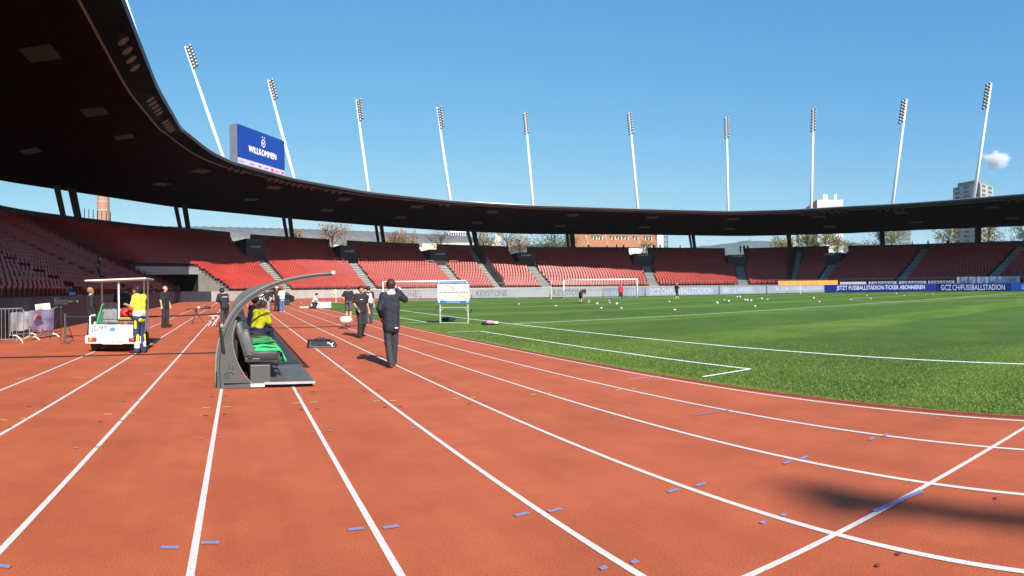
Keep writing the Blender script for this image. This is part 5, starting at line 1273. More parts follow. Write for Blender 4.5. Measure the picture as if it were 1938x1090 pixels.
def person(label, p, rz, h=1.78, top=(.015, .015, .018), bot=(.02, .02, .024), shoe=(.02, .02, .02), hair=(.02, .014, .01), skin='light', sleeve='short', legs='long', lean=0.0, arms=None, legj=None, sit=False,
           bald=False, cap=None, res=.02, jacket=False, group=None, z0=0.0, head_yaw=0.0, head_drop=0.0, vest=None, seed=1, hipz=.93):
    t = thing('person', label, 'person', Vector((p[0], p[1], z0)), rz, group); t.scale = (h / 1.78,) * 3
    hp = Vector((0, 0, hipz)); U = lambda v: rx(v, -lean, hp)                 # lean forwards about the hips
    dz = hipz - .93
    up = lambda x, y, z: U((x, y, z + dz))
    sh = {-1: up(-.175, -.01, 1.44), 1: up(.175, -.01, 1.44)}
    A = {-1: (up(-.235, -.03, 1.16), up(-.25, .05, .92)), 1: (up(.235, -.03, 1.16), up(.25, .05, .92))}
    if arms: A.update({s: (Vector(v[0]), Vector(v[1])) for s, v in arms.items()})
    Lj = {-1: (Vector((-.105, .02, .50)), Vector((-.115, -.03, .085))), 1: (Vector((.105, .02, .50)), Vector((.115, -.03, .085)))}
    if legj: Lj.update({s: (Vector(v[0]), Vector(v[1])) for s, v in legj.items()})
    hip = {s: Vector((s * .088, 0, hipz - .01)) for s in (-1, 1)}
    nb = up(0, -.015, 1.47); hc = up(0, .02 - head_drop * .0, 1.64) + Vector((0, head_drop * .06, -head_drop * .03))
    tor = [(hp + Vector((-.055, 0, .03)), up(-.075, .0, 1.22), .105, .115), (hp + Vector((.055, 0, .03)), up(.075, 0, 1.22), .105, .115), (up(-.07, .0, 1.22), up(-.09, -.005, 1.37), .115, .10), (up(.07, 0, 1.22), up(.09, -.005, 1.37), .115, .10), (sh[-1], sh[1], .072, .072)]
    pel = [(hip[-1], hip[1], .108, .108), (hp + Vector((-.05, -.02, .0)), hp + Vector((.05, -.02, .0)), .112, .112)]
    ua = [(sh[s], A[s][0], .062, .046) for s in (-1, 1)]; fa = [(A[s][0], A[s][1], .046, .030) for s in (-1, 1)]
    th = [(hip[s], Lj[s][0], .090, .060) for s in (-1, 1)]; sn = [(Lj[s][0], Lj[s][1], .062, .040) for s in (-1, 1)]
    ft = []
    for s in (-1, 1):
        d = (Lj[s][1] - Lj[s][0]).normalized(); fd = Vector((0, 1, 0)) if abs(d.y) < .8 else Vector((0, .3, .95 if d.y > 0 else -.95))
        hl = Lj[s][1] + Vector((0, -.03, -.045)); tooff = hl + fd * .21 + Vector((s * .03, 0, -.004)); ft.append((hl, tooff, .042, .036))
    face = Matrix.Rotation(head_yaw, 3, 'Z')
    fv = lambda x, y, z: hc + face @ Vector((x, y, z))
    hd = [(fv(0, -.018, .035), fv(0, .0, .03), .098, .088), (fv(0, .035, -.03), fv(0, .03, -.075), .062, .048), (nb, fv(0, -.01, -.07), .056, .052)]
    fine = [(fv(0, .095, .0), fv(0, .112, -.022), .010, .014), (fv(-.088, -.005, .015), fv(-.09, -.005, -.02), .018, .012), (fv(.088, -.005, .015), fv(.09, -.005, -.02), .018, .012), (fv(-.03, .088, -.052), fv(.03, .088, -.052), .008, .008), (fv(-.04, .09, .03), fv(.04, .09, .03), .010, .010)]
    hands = []
    for s in (-1, 1):
        d = (A[s][1] - A[s][0]).normalized(); sd = d.cross(Vector((0, 0, 1))); 
        if sd.length < .2: sd = d.cross(Vector((1, 0, 0)))
        sd.normalize(); nn_ = d.cross(sd).normalized(); w = A[s][1]; kn = w + d * .085
        hands.append((w, kn, .028, .032)); hands.append((w + d * .03 + sd * .015, kn + sd * .018, .022, .020)); hands.append((w + d * .03 - sd * .015, kn - sd * .018, .022, .020))
        for j, ln in enumerate((.062, .075, .070, .055)):
            r0 = kn + sd * (.030 - .020 * j); m_ = r0 + d * ln * .55 + nn_ * .012; hands += [(r0, m_, .0105, .0095), (m_, m_ + d * ln * .35 + nn_ * .028, .0095, .008)]
        hands += [(w + d * .025 + sd * .025, w + d * .06 + sd * .055 + nn_ * .01, .014, .011), (w + d * .06 + sd * .055 + nn_ * .01, w + d * .095 + sd * .05 + nn_ * .025, .011, .009)]
    if sleeve == 'long': pass
    body = tor + [(a, b, ra * .85, rb * .85) for a, b, ra, rb in pel] + ua + fa + th + sn + [(a, b, ra * .9, rb * .9) for a, b, ra, rb in ft] + hd + (fine + hands if res < .024 else hands[::1])
    v, f = blob([(a, b, ra * .97, rb * .97) for a, b, ra, rb in body], res, k=.018); np_mesh('body', v, f, SKIN[skin], t, True)
    g = .010 if jacket else .012
    sl = [(a, a + (b - a) * .72, ra + .012, rb + .016) for a, b, ra, rb in ua] if sleeve == 'short' else ([(a, b, ra + .004, rb + .008) for a, b, ra, rb in ua] + [(a, a + (b - a) * .93, ra + .008, rb + .012) for a, b, ra, rb in fa])
    hem = [] if sit else ([(Vector((s * .062, -.005, hipz - .13)), up(s * .07, 0, 1.16), .122, .104) for s in (-1, 1)] if jacket else [(hp + Vector((s * .055, -.005, -.03)), up(s * .06, 0, 1.10), .118, .104) for s in (-1, 1)])
    v, f = blob(tor + sl + hem, res, k=.035, grow=g, wr=.0022, seed=seed); np_mesh('jacket' if jacket else 'shirt', v, f, cm(top), t, True)
    pel_ = [(hip[-1], hip[1], .098, .098)] if jacket else pel
    if legs == 'long': tl = pel_ + [(a, b, ra, rb + .012) for a, b, ra, rb in th] + [(a, b + (b - a) * .03, ra + .010, rb + .030) for a, b, ra, rb in sn]
    else: tl = pel + [(a, a + (b - a) * .93, ra + .012, rb + .035) for a, b, ra, rb in th]
    v, f = blob(tl, res, k=.025, grow=.010, wr=.002, seed=seed + 3); np_mesh('trousers' if legs == 'long' else 'shorts', v, f, cm(bot), t, True)
    for s_ in ft:
        v, f = blob([s_, (s_[0], s_[0] + Vector((0, 0, .03)), .045, .045)], min(res, .016), k=.02, grow=.006); np_mesh('shoe', v, f, cm(shoe, .5), t, True)
    if not bald:
        hs = [(fv(0, -.030, .045), fv(0, -.01, .045), .104, .098)]
        inv = face.inverted()
        def cut(X, Y, Z):
            a, b, c = X - hc.x, Y - hc.y, Z - hc.z
            y_ = inv[1][0] * a + inv[1][1] * b
            return np.maximum(.75 * y_ - c * .66 - .012, -(c + .062))
        v, f = blob(hs, min(res, .016), k=.02, grow=.004, wr=.003, seed=seed, cut=cut)
        if len(f): np_mesh('hair', v, f, mat('hair_%d' % int(hair[0] * 999), hair, .6, var=.3, scale=40), t, True)
    if cap:
        v, f = blob([(fv(0, -.02, .06), fv(0, .01, .06), .106, .10)], min(res, .018), k=.02, grow=.006, cut=lambda X, Y, Z: -(Z - hc.z - .03)); c_ = np_mesh('cap', v, f, cm(cap), t, True)
        v, f = blob([(fv(-.04, .09, .05), fv(-.03, .15, .04), .02, .016), (fv(.04, .09, .05), fv(.03, .15, .04), .02, .016), (fv(0, .1, .05), fv(0, .16, .042), .02, .016)], .014, k=.02); np_mesh('cap_peak', v, f, cm(cap), c_, True)
    if vest:
        v, f = blob(tor[:4], res, k=.035, grow=g + .014, wr=.002, seed=seed + 9, cut=None); np_mesh('vest', v, f, cm(vest), t, True)
    return t
NAVY = (.012, .015, .030); BLK = (.013, .013, .016); JEAN = (.06, .12, .28); LJEAN = (.22, .32, .46)
# suited man walking away, right hand at his head
sp_ = G(741, 694)
suit = person('man in navy suit walking away with one hand raised to his head', sp_, R(-4), 1.86, top=NAVY, bot=(.030, .030, .036), shoe=(.14, .045, .022), hair=(.030, .016, .010), sleeve='long', jacket=True, res=.0135,
       arms={1: ((.34, .05, 1.37), (.15, .07, 1.59)), -1: ((-.28, -.06, 1.19), (-.20, .12, 1.02))}, legj={-1: ((-.070, .02, .50), (-.045, -.16, .10)), 1: ((.095, .09, .50), (.075, .16, .085))}, seed=2)
suit.scale.x *= .90
v, f = blob([(Vector((-.05, -.045, 1.50)), Vector((.05, -.045, 1.50)), .05, .05), (Vector((0, -.03, 1.515)), Vector((0, .0, 1.52)), .066, .066)], .012, k=.02); np_mesh('collar', v, f, cm((.74, .74, .75)), suit, True)
v, f = blob([(Vector((.215, .065, 1.575)), Vector((.19, .07, 1.59)), .040, .036)], .012, k=.01); np_mesh('cuff', v, f, cm((.74, .74, .75)), suit, True)
MB().box((.09, -.155, .80), (.07, .012, .022)).build('badge', WHITE, suit)
polo = person('man in black polo shirt walking towards the camera holding a phone', G(684, 639), R(180 + 18), 1.75, top=BLK, bot=(.018, .017, .019), hair=(.012, .01, .009), skin='tan', res=.0145,
       arms={1: ((.265, -.02, 1.17), (.22, .16, 1.00)), -1: ((-.27, -.05, 1.17), (-.30, .03, .92))}, legj={1: ((.10, .10, .50), (.11, .06, .085)), -1: ((-.10, .02, .49), (-.11, -.20, .12))}, head_yaw=R(-15), seed=4)
MB().box((.07, .155, 1.32), (.09, .006, .022)).build('chest_logo', mat('logo_white', (.7, .7, .7), .6), polo)
ph = MB().box((0, 0, 0), (.075, .012, .15), Matrix.Rotation(R(-30), 3, 'X'), bev=.004).build('phone', BLACKM); ph.location = polo.location + Vector((-.16, -.27, .98)); tag(ph, 'black phone in the hand of the man in the polo shirt', 'phone')
person('man in black shirt and grey shorts standing with a hand on his hip', G(660, 605), R(-25), 1.80, top=BLK, bot=(.07, .07, .08), hair=(.10, .05, .025), legs='short', shoe=(.5, .48, .45), res=.018,
       arms={-1: ((-.34, -.08, 1.20), (-.17, .04, 1.02)), 1: ((.30, -.06, 1.18), (.18, .10, 1.04))}, seed=5)
ph2 = person('photographer in white bib and dark jeans behind the man in the polo shirt', G(698, 612), R(-15), 1.76, top=BLK, bot=(.030, .040, .075), vest=(.66, .66, .66), hair=(.02, .014, .01), res=.018, seed=6)
MB().box((-.02, -.175, 1.29), (.15, .012, .15)).build('bib_print', mat('bib_black', (.05, .05, .055), .6), ph2)
# medic beside the cart
med = person('medic in yellow top and navy reflective trousers standing at the cart', G(264, 668), R(62), 1.84, top=(.72, .80, .06), bot=(.022, .035, .085), hair=(.018, .012, .01), skin='tan', res=.0145,
       arms={-1: ((-.23, .06, 1.18), (-.13, .30, 1.25)), 1: ((.24, .06, 1.17), (.10, .31, 1.22))}, legj={-1: ((-.11, .02, .5), (-.13, -.02, .085)), 1: ((.11, .02, .5), (.14, -.03, .085))}, head_drop=1.0, head_yaw=R(10), seed=7)
def bandring(par, prims, grow, m, name):
    v, f = blob(prims, .014, k=.03, grow=grow); np_mesh(name, v, f, m, par, True)
REFL = mat('reflective', (.66, .68, .68), .35); LIME = cm((.72, .80, .06))
bandring(med, [(Vector((-.06, 0, 1.05)), Vector((.06, 0, 1.05)), .108, .108), (Vector((-.06, 0, .99)), Vector((.06, 0, .99)), .104, .104)], .032, mat('shirt_band', (.60, .62, .56), .6), 'shirt_band')
for s in (-1, 1):
    for z in (.17, .25):
        bandring(med, [(Vector((s * (.13 if s < 0 else .137), -.022, z)), Vector((s * (.13 if s < 0 else .137), -.021, z + .012)), .066, .066)], .016, REFL, 'leg_band')
    bandring(med, [(Vector((s * .160, -.05, .14)), Vector((s * .140, -.055, .46)), .022, .026)], .012, LIME, 'side_patch'); bandring(med, [(Vector((s * .165, -.01, .66)), Vector((s * .165, -.01, .84)), .02, .02)], .014, LIME, 'side_patch')
person('bald man in black standing on the track behind the cart', G(313, 620), R(180 + 50), 1.88, top=BLK, bot=(.02, .019, .02), bald=True, res=.018, seed=8, head_yaw=R(10))
person('fair-haired man in black standing behind the left side of the cart', (*col(171, 20.5),), R(-60), 1.80, top=BLK, bot=BLK, hair=(.28, .17, .08), sleeve='long', res=.02, seed=9)
crew = person('crew member in black shirt and cap bending over beside the bench', G(426, 622), R(28), 1.80, top=BLK, bot=BLK, cap=BLK, lean=R(22), res=.018, seed=10, arms={-1: ((-.28, .22, 1.08), (-.34, .42, .98)), 1: ((.26, .20, 1.06), (.24, .42, .98))})
q = MB()
for k in range(6): q.box((-.10 + .042 * k, -.005 + .13 * math.sin(R(22)) - .02, 1.36), (.03, .01, .035))
o = q.build('back_print', mat('print_pale', (.6, .6, .6), .6), crew); o['kind'] = 'stuff'; o.location = (0, -.02, -.01)
# seated on the bench
SJ = {-1: ((-.12, .42, .50), (-.13, .40, .10)), 1: ((.12, .43, .50), (.13, .48, .10))}
yel = person('man in bright yellow shirt sitting on the bench with his back turned', (.46, 15.9), R(-42), 1.78, top=(.80, .76, .02), bot=(.03, .045, .10), hair=(.10, .06, .035), sit=True, hipz=.50, legj=SJ, lean=R(24), res=.0155, z0=.1, seed=11,
       arms={-1: ((-.25, .24, .72), (-.10, .44, .62)), 1: ((.25, .24, .72), (.12, .44, .62))}, sleeve='long', shoe=(.5, .2, .15))
person('man in navy jacket and dark cap sitting beyond the yellow shirt on the bench', (.40, 18.4), R(-60), 1.80, top=(.03, .035, .07), bot=(.02, .02, .03), cap=(.02, .022, .03), sit=True, hipz=.50, legj=SJ, lean=R(10), res=.022, z0=.1, seed=12, sleeve='long', arms={-1: ((-.25, .20, .75), (-.10, .42, .62)), 1: ((.25, .20, .75), (.12, .42, .62))})
# far track group
person('person in black top and pale jeans left of the far camera group', G(505.5, 590), R(200), 1.72, top=BLK, bot=LJEAN, hair=(.12, .07, .03), shoe=(.6, .6, .6), res=.026, seed=13)
person('person all in black with a white cap in the far camera group', G(524, 589), R(-160), 1.86, top=BLK, bot=BLK, cap=(.7, .7, .7), res=.026, seed=14)
person('person in white shirt and blue jeans in the far camera group', G(534, 590.5), R(20), 1.80, top=(.72, .72, .73), bot=JEAN, hair=(.12, .07, .04), shoe=(.6, .6, .6), res=.026, seed=15, arms={-1: ((-.25, .12, 1.2), (-.12, .28, 1.35)), 1: ((.25, .14, 1.2), (.12, .3, 1.36))})
tripod(G(518, 588), 1.15, .5, 'black tripod with camera among the far camera group', rz=R(10))
KJ = {-1: ((-.11, .30, .42), (-.12, .10, .09)), 1: ((.11, .12, .09), (.12, -.30, .09))}
person('crew member in white shirt and dark cap kneeling beside the white box', G(593, 584), R(-120), 1.8, top=(.70, .70, .70), bot=BLK, cap=BLK, hipz=.50, legj=KJ, sit=True, lean=R(25), res=.028, seed=16, arms={-1: ((-.22, .25, .70), (-.1, .45, .6)), 1: ((.22, .25, .70), (.1, .45, .6))})
# players
person('player in black bending forward with hands on knees on the pitch', G(1099, 574), R(-75), 1.82, top=BLK, bot=BLK, hair=(.3, .18, .09), legs='short', lean=R(62), res=.028, seed=17, arms={-1: ((-.2, .42, .78), (-.14, .22, .52)), 1: ((.2, .42, .78), (.14, .22, .52))}, z0=.012)
person('player in red training top and dark shorts in front of the goal', G(1175, 569), R(150), 1.82, top=(.62, .02, .04), bot=(.02, .02, .04), legs='short', sleeve='long', skin='tan', res=.028, seed=18, z0=.012, legj={-1: ((-.11, .14, .52), (-.10, -.14, .30)), 1: ((.1, .0, .5), (.11, -.03, .085))})
person('player in black walking across the pitch right of the goal', G(1281, 569), R(-100), 1.84, top=BLK, bot=BLK, legs='short', hair=(.35, .22, .11), res=.028, seed=19, z0=.012, arms={1: ((.3, .12, 1.2), (.28, .34, 1.12))}, legj={-1: ((-.1, .16, .50), (-.11, .26, .09)), 1: ((.1, -.02, .5), (.11, -.3, .12))})
# steward in the shaded stand, watchers along the top of the bowl
person('steward in black among the shaded seats above the cart', P3(5.03, 3.2)[:2], R(-90), 1.8, top=BLK, bot=BLK, z0=P3(5.03, 3.2).z, res=.03, seed=20)
wat = None
WPX = [(1115, 'left of the brown roofed house dormers'), (1150, 'before the first group of dormers'), (1168, 'before the middle of the brown roof'), (1181, 'beside the watcher near the dormers'), (1238, 'by the notch at the white shed'), (1250, 'in front of the teal striped building'), (1288, 'alone between teal building and column pair'), (1402, 'left of the trio by the gap'), (1409, 'middle of the trio by the gap'), (1416, 'right of the trio by the gap'), (1727, 'right of the glass panelled building'), (1757, 'left of two near the thin mast'), (1794, 'below the left tree by the tower')]
for k, (x, lb) in enumerate(WPX):
    dd = d_out(x) - .6; y = float(np.interp(x, TOPX, TOPY)); zz = at(x, y, dd).z - 1.05
    if wat is None: wat = person('tiny dark watcher at the top of the bowl, ' + lb, col(x, dd), R(180), 1.75, top=BLK, bot=BLK, z0=zz, res=.04, group='watchers along the top of the bowl'); continue
    o = dup(wat); q_ = col(x, dd); o.location = (q_[0], q_[1], zz); o.rotation_euler = (0, 0, R(180 + 37 * k)); o.scale = (.96 + .03 * (k % 3),) * 3; o['label'] = 'tiny dark watcher at the top of the bowl, ' + lb
# ---------------------------------------------------------------- world outside the stadium, 7 m above the sunken arena
ZG = 7.0
inn = [tuple(p) for p in (ROU + NRM * 3.0)] + [(130, -60), (45, -70), (-40, -60)]
rim = []
for p in inn:
    v = np.array(p) - np.array((45.0, 30.0)); v /= np.linalg.norm(v); rim.append((45 + v[0] * 4800, 30 + v[1] * 4800))
k_ = len(inn); 
struct(np_mesh('terrain', [(x, y, ZG) for x, y in inn] + [(x, y, ZG) for x, y in rim], np.array([(i, (i + 1) % k_, k_ + (i + 1) % k_, k_ + i) for i in range(k_)]), mat('terrain_grey', (.13, .14, .10), .9, var=.3, scale=.03)))
def yz(x, y, d): return at(x, y, d).z
# chimney
def brick_fn(n_, l, b):
    tc = n_.new('ShaderNodeTexCoord').outputs['Object']; bt = n_.new('ShaderNodeTexBrick'); bt.inputs['Scale'].default_value = 1.2
    bt.inputs['Color1'].default_value = (.42, .19, .11, 1); bt.inputs['Color2'].default_value = (.34, .15, .09, 1); bt.inputs['Mortar'].default_value = (.42, .33, .27, 1)
    sx = n_.new('ShaderNodeSeparateXYZ'); l.new(tc, sx.inputs[0]); cb = n_.new('ShaderNodeCombineXYZ'); l.new(sx.outputs[0], cb.inputs[0]); l.new(sx.outputs[2], cb.inputs[1]); l.new(cb.outputs[0], bt.inputs['Vector'])
    l.new(bt.outputs[0], b.inputs['Base Color']); b.inputs['Roughness'].default_value = .9
BRK = node_mat('chimney_brick', brick_fn)
c_ = col(197, 250); ch = thing('brick_chimney', 'tall round brick chimney with pale bands behind the left stand', 'chimney', (c_[0], c_[1], ZG)); ch['kind'] = 'thing'
MB().lathe([(3.4, 0), (2.9, 18), (2.45, 36), (2.5, 37)], 28).build('shaft', BRK, ch, True)
for z in (27.5, 31, 33.5, 35.5): r_ = 3.4 - z * .0265; MB().lathe([(r_ + .02, z), (r_ + .10, z + .05), (r_ + .10, z + .28), (r_ + .02, z + .33)], 28).build('band', mat('band_pale', (.55, .42, .34), .8), ch, True)
# long hall with barrel roof
def hall():
    a, b = Vector((*col(262, 205), 0)), Vector((*col(882, 262), 0)); U = (b - a); L = U.length; U.normalize(); N = Vector((-U.y, U.x, 0)); zt_ = yz(400, 433, 215)
    t = thing('long_hall', 'long grey industrial hall with ribbed barrel roof behind the stand', 'building', (a + b) / 2 + Vector((0, 0, ZG))); t['kind'] = 'thing'
    hw, wall = 14, (zt_ - ZG) * .62; arc = []
    for k in range(13): q = math.pi * k / 12; arc.append((-hw * math.cos(q), wall + (zt_ - ZG - wall) * math.sin(q)))
    v = []
    for e in (-L / 2, L / 2): v += [U * e + N * p + Vector((0, 0, z)) for p, z in arc]
    MB().add(v, [(k, k + 1, 14 + k, 13 + k) for k in range(12)]).build('roof', mat('hall_roof', (.15, .15, .145), .55, .2, var=.15, scale=.25), t)
    for k in range(int(L / 3.0)):
        e = -L / 2 + 1.5 + k * 3.0; MB().tube([U * e + N * p * 1.003 + Vector((0, 0, z + .06)) for p, z in arc[:8]], .16, 4).build('roof_rib', mat('hall_rib', (.20, .20, .195), .5, .2), t)
    MB().box(Vector((0, 0, wall / 2)), (L, hw * 2 - .3, wall), math.atan2(U.y, U.x)).build('wall', mat('hall_wall', (.58, .56, .52), .8), t)
hall()
def block(label, x0, x1, d, ytop, m, name='building', depth=14, rot=0.0, d1=None, floors=0, cols_=0, wmat=None, zbase=ZG, ybot=None, wfill=(.6, .55), roof=None):
    """box building between two sight lines, windows as panes set in frames"""
    a, b = Vector((*col(x0, d), 0)), Vector((*col(x1, d1 or d), 0)); U = (b - a); L = U.length; U.normalize(); N = Vector((-U.y, U.x, 0)); H = yz((x0 + x1) / 2, ytop, (d + (d1 or d)) / 2) - zbase
    t = thing(name, label, 'building', (a + b) / 2 + Vector((0, 0, zbase))); t['kind'] = 'thing'; ang = math.atan2(U.y, U.x); Z = Vector((0, 0, 1))
    MB().box(N * depth / 2 + Z * H / 2, (L, depth, H), ang).build('wall', m, t)
    if floors and cols_:
        fh, cw = H / floors, L / cols_; wm = wmat or mat('window_dark', (.05, .06, .075), .1)
        pane = MB().box((0, 0, 0), (cw * wfill[0], .05, fh * wfill[1])); frm = MB()
        w2, h2 = cw * wfill[0] / 2, fh * wfill[1] / 2
        for (cx_, cz_, sx_, sz_) in ((0, h2 + .06, 2 * w2 + .24, .12), (0, -h2 - .06, 2 * w2 + .24, .12), (-w2 - .06, 0, .12, 2 * h2), (w2 + .06, 0, .12, 2 * h2)): frm.box((cx_, 0, cz_), (sx_, .12, sz_))
        po = None
        for f in range(floors):
            for c in range(cols_):
                loc = U * (-L / 2 + cw * (c + .5)) + Z * fh * (f + .55) - N * .05
                if f < floors - 9: continue
                if po is None: po = pane.build('window', wm, t); fo = frm.build('frame', mat('frame_pale', (.55, .55, .53), .6), po); fo['kind'] = 'stuff'
                else: po = dup(po, t)
                po.location = loc; po.rotation_euler = (0, 0, ang)
    return t, U, N, L, H
WH = mat('render_white', (.74, .73, .70), .85, var=.05, scale=.3); BG = mat('render_beige', (.55, .48, .38), .85, var=.05, scale=.3); GB = mat('concrete_tower', (.36, .33, .30), .85, var=.08, scale=.2)
block('white office block with rows of dark windows above the hall roof', 846, 886, 340, 425, WH, floors=8, cols_=9, wfill=(.62, .5))
block('dark grey tower half hidden beside the column pair', 908, 926, 300, 432, mat('tower_dark', (.12, .12, .125), .7), floors=10, cols_=3)
t_, U, N, L, H = block('small beige house with upper storey between two bare trees', 932, 950, 215, 455, BG, floors=4, cols_=2)
MB().box(N * 6 + Vector((U.x * .5, U.y * .5, H + 1.2)), (L * .6, 6, 2.4), math.atan2(U.y, U.x)).build('upper_storey', BG, t_)
block('low beige garden wall building under the bare trees', 800, 948, 200, 459.5, BG, depth=6)
block('white shed seen through the notch left of the teal building', 1212, 1236, 185, 466, WH, depth=5)
# row house with brown tiled roof and dormers
def tile_fn(n_, l, b):
    tc = n_.new('ShaderNodeTexCoord').outputs['Object']; c = ramp(n_, l, noise(n_, l, tc, 1.4, 5, .7), [(.3, (.23, .095, .045)), (.7, (.36, .165, .08))]); l.new(c, b.inputs['Base Color']); b.inputs['Roughness'].default_value = .85
    w = n_.new('ShaderNodeTexWave'); w.bands_direction = 'Z'; w.inputs['Scale'].default_value = 1.6; l.new(tc, w.inputs['Vector']); bp = n_.new('ShaderNodeBump'); bp.inputs['Strength'].default_value = .5; bp.inputs['Distance'].default_value = .06; l.new(w.outputs[0], bp.inputs['Height']); l.new(bp.outputs[0], b.inputs['Normal'])
TILES = node_mat('roof_tiles', tile_fn)
def rowhouse():
    d0, d1 = 196, 205; a, b = Vector((*col(1086, d0), 0)), Vector((*col(1243, d1), 0)); U = b - a; L = U.length; U.normalize(); N = Vector((-U.y, U.x, 0)); Z = Vector((0, 0, 1)); ang = math.atan2(U.y, U.x)
    ze = yz(1150, 466, 200) - ZG; zr = ze + 8.5; dep = 12
    t = thing('row_house', 'long row house with brown tiled roof and white dormers', 'house', (a + b) / 2 + Vector((0, 0, ZG))); t['kind'] = 'thing'
    MB().box(N * dep / 2 + Z * ze / 2, (L, dep, ze), ang).build('wall', WH, t)
    v = []
    for e in (-L / 2 - .3, L / 2 + .3): v += [U * e - N * .5 + Z * (ze - .3), U * e + N * dep / 2 + Z * zr, U * e + N * (dep + .5) + Z * (ze - .3)]
    rf = MB().add(v, [(0, 1, 4, 3), (1, 2, 5, 4), (0, 2, 1), (3, 4, 5)]).build('roof', TILES, t)
    for x in (1113, 1149, 1210): MB().tube([U * (-L / 2 + L * (x - 1086) / 157) - N * .5 + Z * (ze - .2), U * (-L / 2 + L * (x - 1086) / 157) + N * dep / 2 + Z * (zr + .1)], .14, 5).build('ridge_line', mat('flashing', (.45, .40, .36), .6), rf)
    sl = (zr - ze) / (dep / 2)
    for x in (1128, 1139, 1163, 1175, 1188, 1207, 1228, 1234):
        u = -L / 2 + L * (x - 1086) / 157; y0 = 1.4; zz = ze + sl * y0 - .3
        dm = MB(); dm.box(U * u + N * (y0 + 1.3) + Z * (zz + .9), (1.3, 2.6, 1.7), ang); o = dm.build('dormer', WH, rf)
        MB().box(U * u + N * (y0 + 1.2) + Z * (zz + 1.82), (1.7, 3.0, .14), ang).build('dormer_roof', TILES, rf); MB().box(U * u + N * (y0 - .03) + Z * (zz + .95), (.8, .06, 1.1), ang).build('window', mat('window_dark', (.05, .06, .075), .1), rf)
    t2, U2, N2_, L2, H2 = block('darker red-roofed house end beside the white and teal building', 1222, 1245, 214, 440, mat('brick_dark', (.24, .10, .07), .85), depth=8)
rowhouse()
block('white building with teal side stripe behind the watchers', 1245, 1256, 250, 436, WH, depth=8)
block('narrow teal glazed building beside the white one', 1257, 1266, 250.5, 436, mat('teal_glass', (.06, .30, .32), .25), floors=9, cols_=2, depth=8)
# white gabled house with chimneys that tops the roof line
t_, U, N, L, H = block('tall white gabled house with chimneys rising above the stadium roof', 1548, 1597, 205, 378, mat('gable_white', (.80, .79, .76), .8), depth=12, name='gabled_house')
Z = Vector((0, 0, 1)); ang = math.atan2(U.y, U.x)
for x, w, h in ((-.18, 1.6, 2.6), (.22, .9, 2.6)): MB().box(U * L * x + N * 4 + Z * (H + h / 2 - .3), (w, 1.6, h), ang).build('chimney', mat('gable_white', (.8, .79, .76), .8), t_)
a = U * (-L * .5); MB().add([a + Z * (H - 4.0), a + Z * (H + .2), a - U * 6.5 + Z * (H - 4.2) + N * 3, a + N * 10 + Z * (H + .2), a + N * 10 - U * 6.5 + Z * (H - 4.2)], [(0, 1, 2), (1, 3, 4, 2)]).build('roof', TILES, t_)
MB().box(U * (-L * .5 - 4.2) + N * 6 + Z * (H - 5.2) / 2, (8.4, 10, H - 5.2), ang).build('wall', mat('render_grey', (.50, .52, .55), .85), t_)
for k in range(3): MB().box(U * (-L * .5 - 6.6 + 2.6 * k) + N * .93 + Z * (H * .42), (.9, .08, 2.6), ang).build('window', MATS['window_dark'], t_)
MB().box(U * (-L * .5 - 6.2) + N * 5 + Z * (H - 3.4), (.9, .9, 3.0), ang).build('chimney', MATS['render_grey'], t_)
# glass panelled box
t_, U, N, L, H = block('grey glass panelled building right of the yellow tree', 1700, 1724, 190, 428, mat('glass_grey', (.34, .38, .40), .3), name='office_building')
for k in range(5): MB().box(Z * (H * (.45 + .11 * k)) - N * .04, (L, .08, .12), math.atan2(U.y, U.x)).build('joint', mat('joint_grey', (.22, .24, .25), .5), t_)
# apartment tower: two faces
def tower():
    A, B, C = Vector((*col(1805, 420), 0)), Vector((*col(1857, 400), 0)), Vector((*col(1881, 418), 0)); H = yz(1835, 351, 410) - ZG; Z = Vector((0, 0, 1))
    t = thing('apartment_tower', 'tall grey-beige apartment tower behind the rightmost floodlight mast', 'building', B + Z * ZG); t['kind'] = 'thing'
    a, c = A - B, C - B; d = a + c
    MB().prism([(0, 0), (c.x, c.y), (d.x, d.y), (a.x, a.y)], 0, H).build('wall', GB, t)
    m = (a + c) / 2; MB().prism([(m.x + .38 * (p.x - m.x) * 2, m.y + .38 * (p.y - m.y) * 2) for p in (Vector((0, 0, 0)), c, d, a)], H + .01, H + 3.0).build('roof_storey', mat('tower_dark2', (.20, .19, .18), .8), t)
    for (vec, cols_) in ((a, 3), (c, 2)):
        U = vec.normalized(); L = vec.length; N = Vector((U.y, -U.x, 0)); 
        if N.dot(-(B)) < 0: N = -N
        ang = math.atan2(U.y, U.x); fl = int(H / 3.0)
        for f in range(fl):
            for k in range(cols_):
                w = L / cols_ * (.5 if k != 1 else .62)
                o = U * L * (k + .5) / cols_ + N * .05 + Z * (3.0 * f + 1.6 + (H - 3 * fl))
                wn = MB().box(o, (w, .12, 1.5), ang).build('window', mat('window_dark', (.05, .06, .075), .1), t)
                MB().box(o + N * .1 - Z * 1.0, (w + .5, .3, .5), ang).build('balcony', mat('balcony_grey', (.42, .39, .36), .8), wn)
tower()
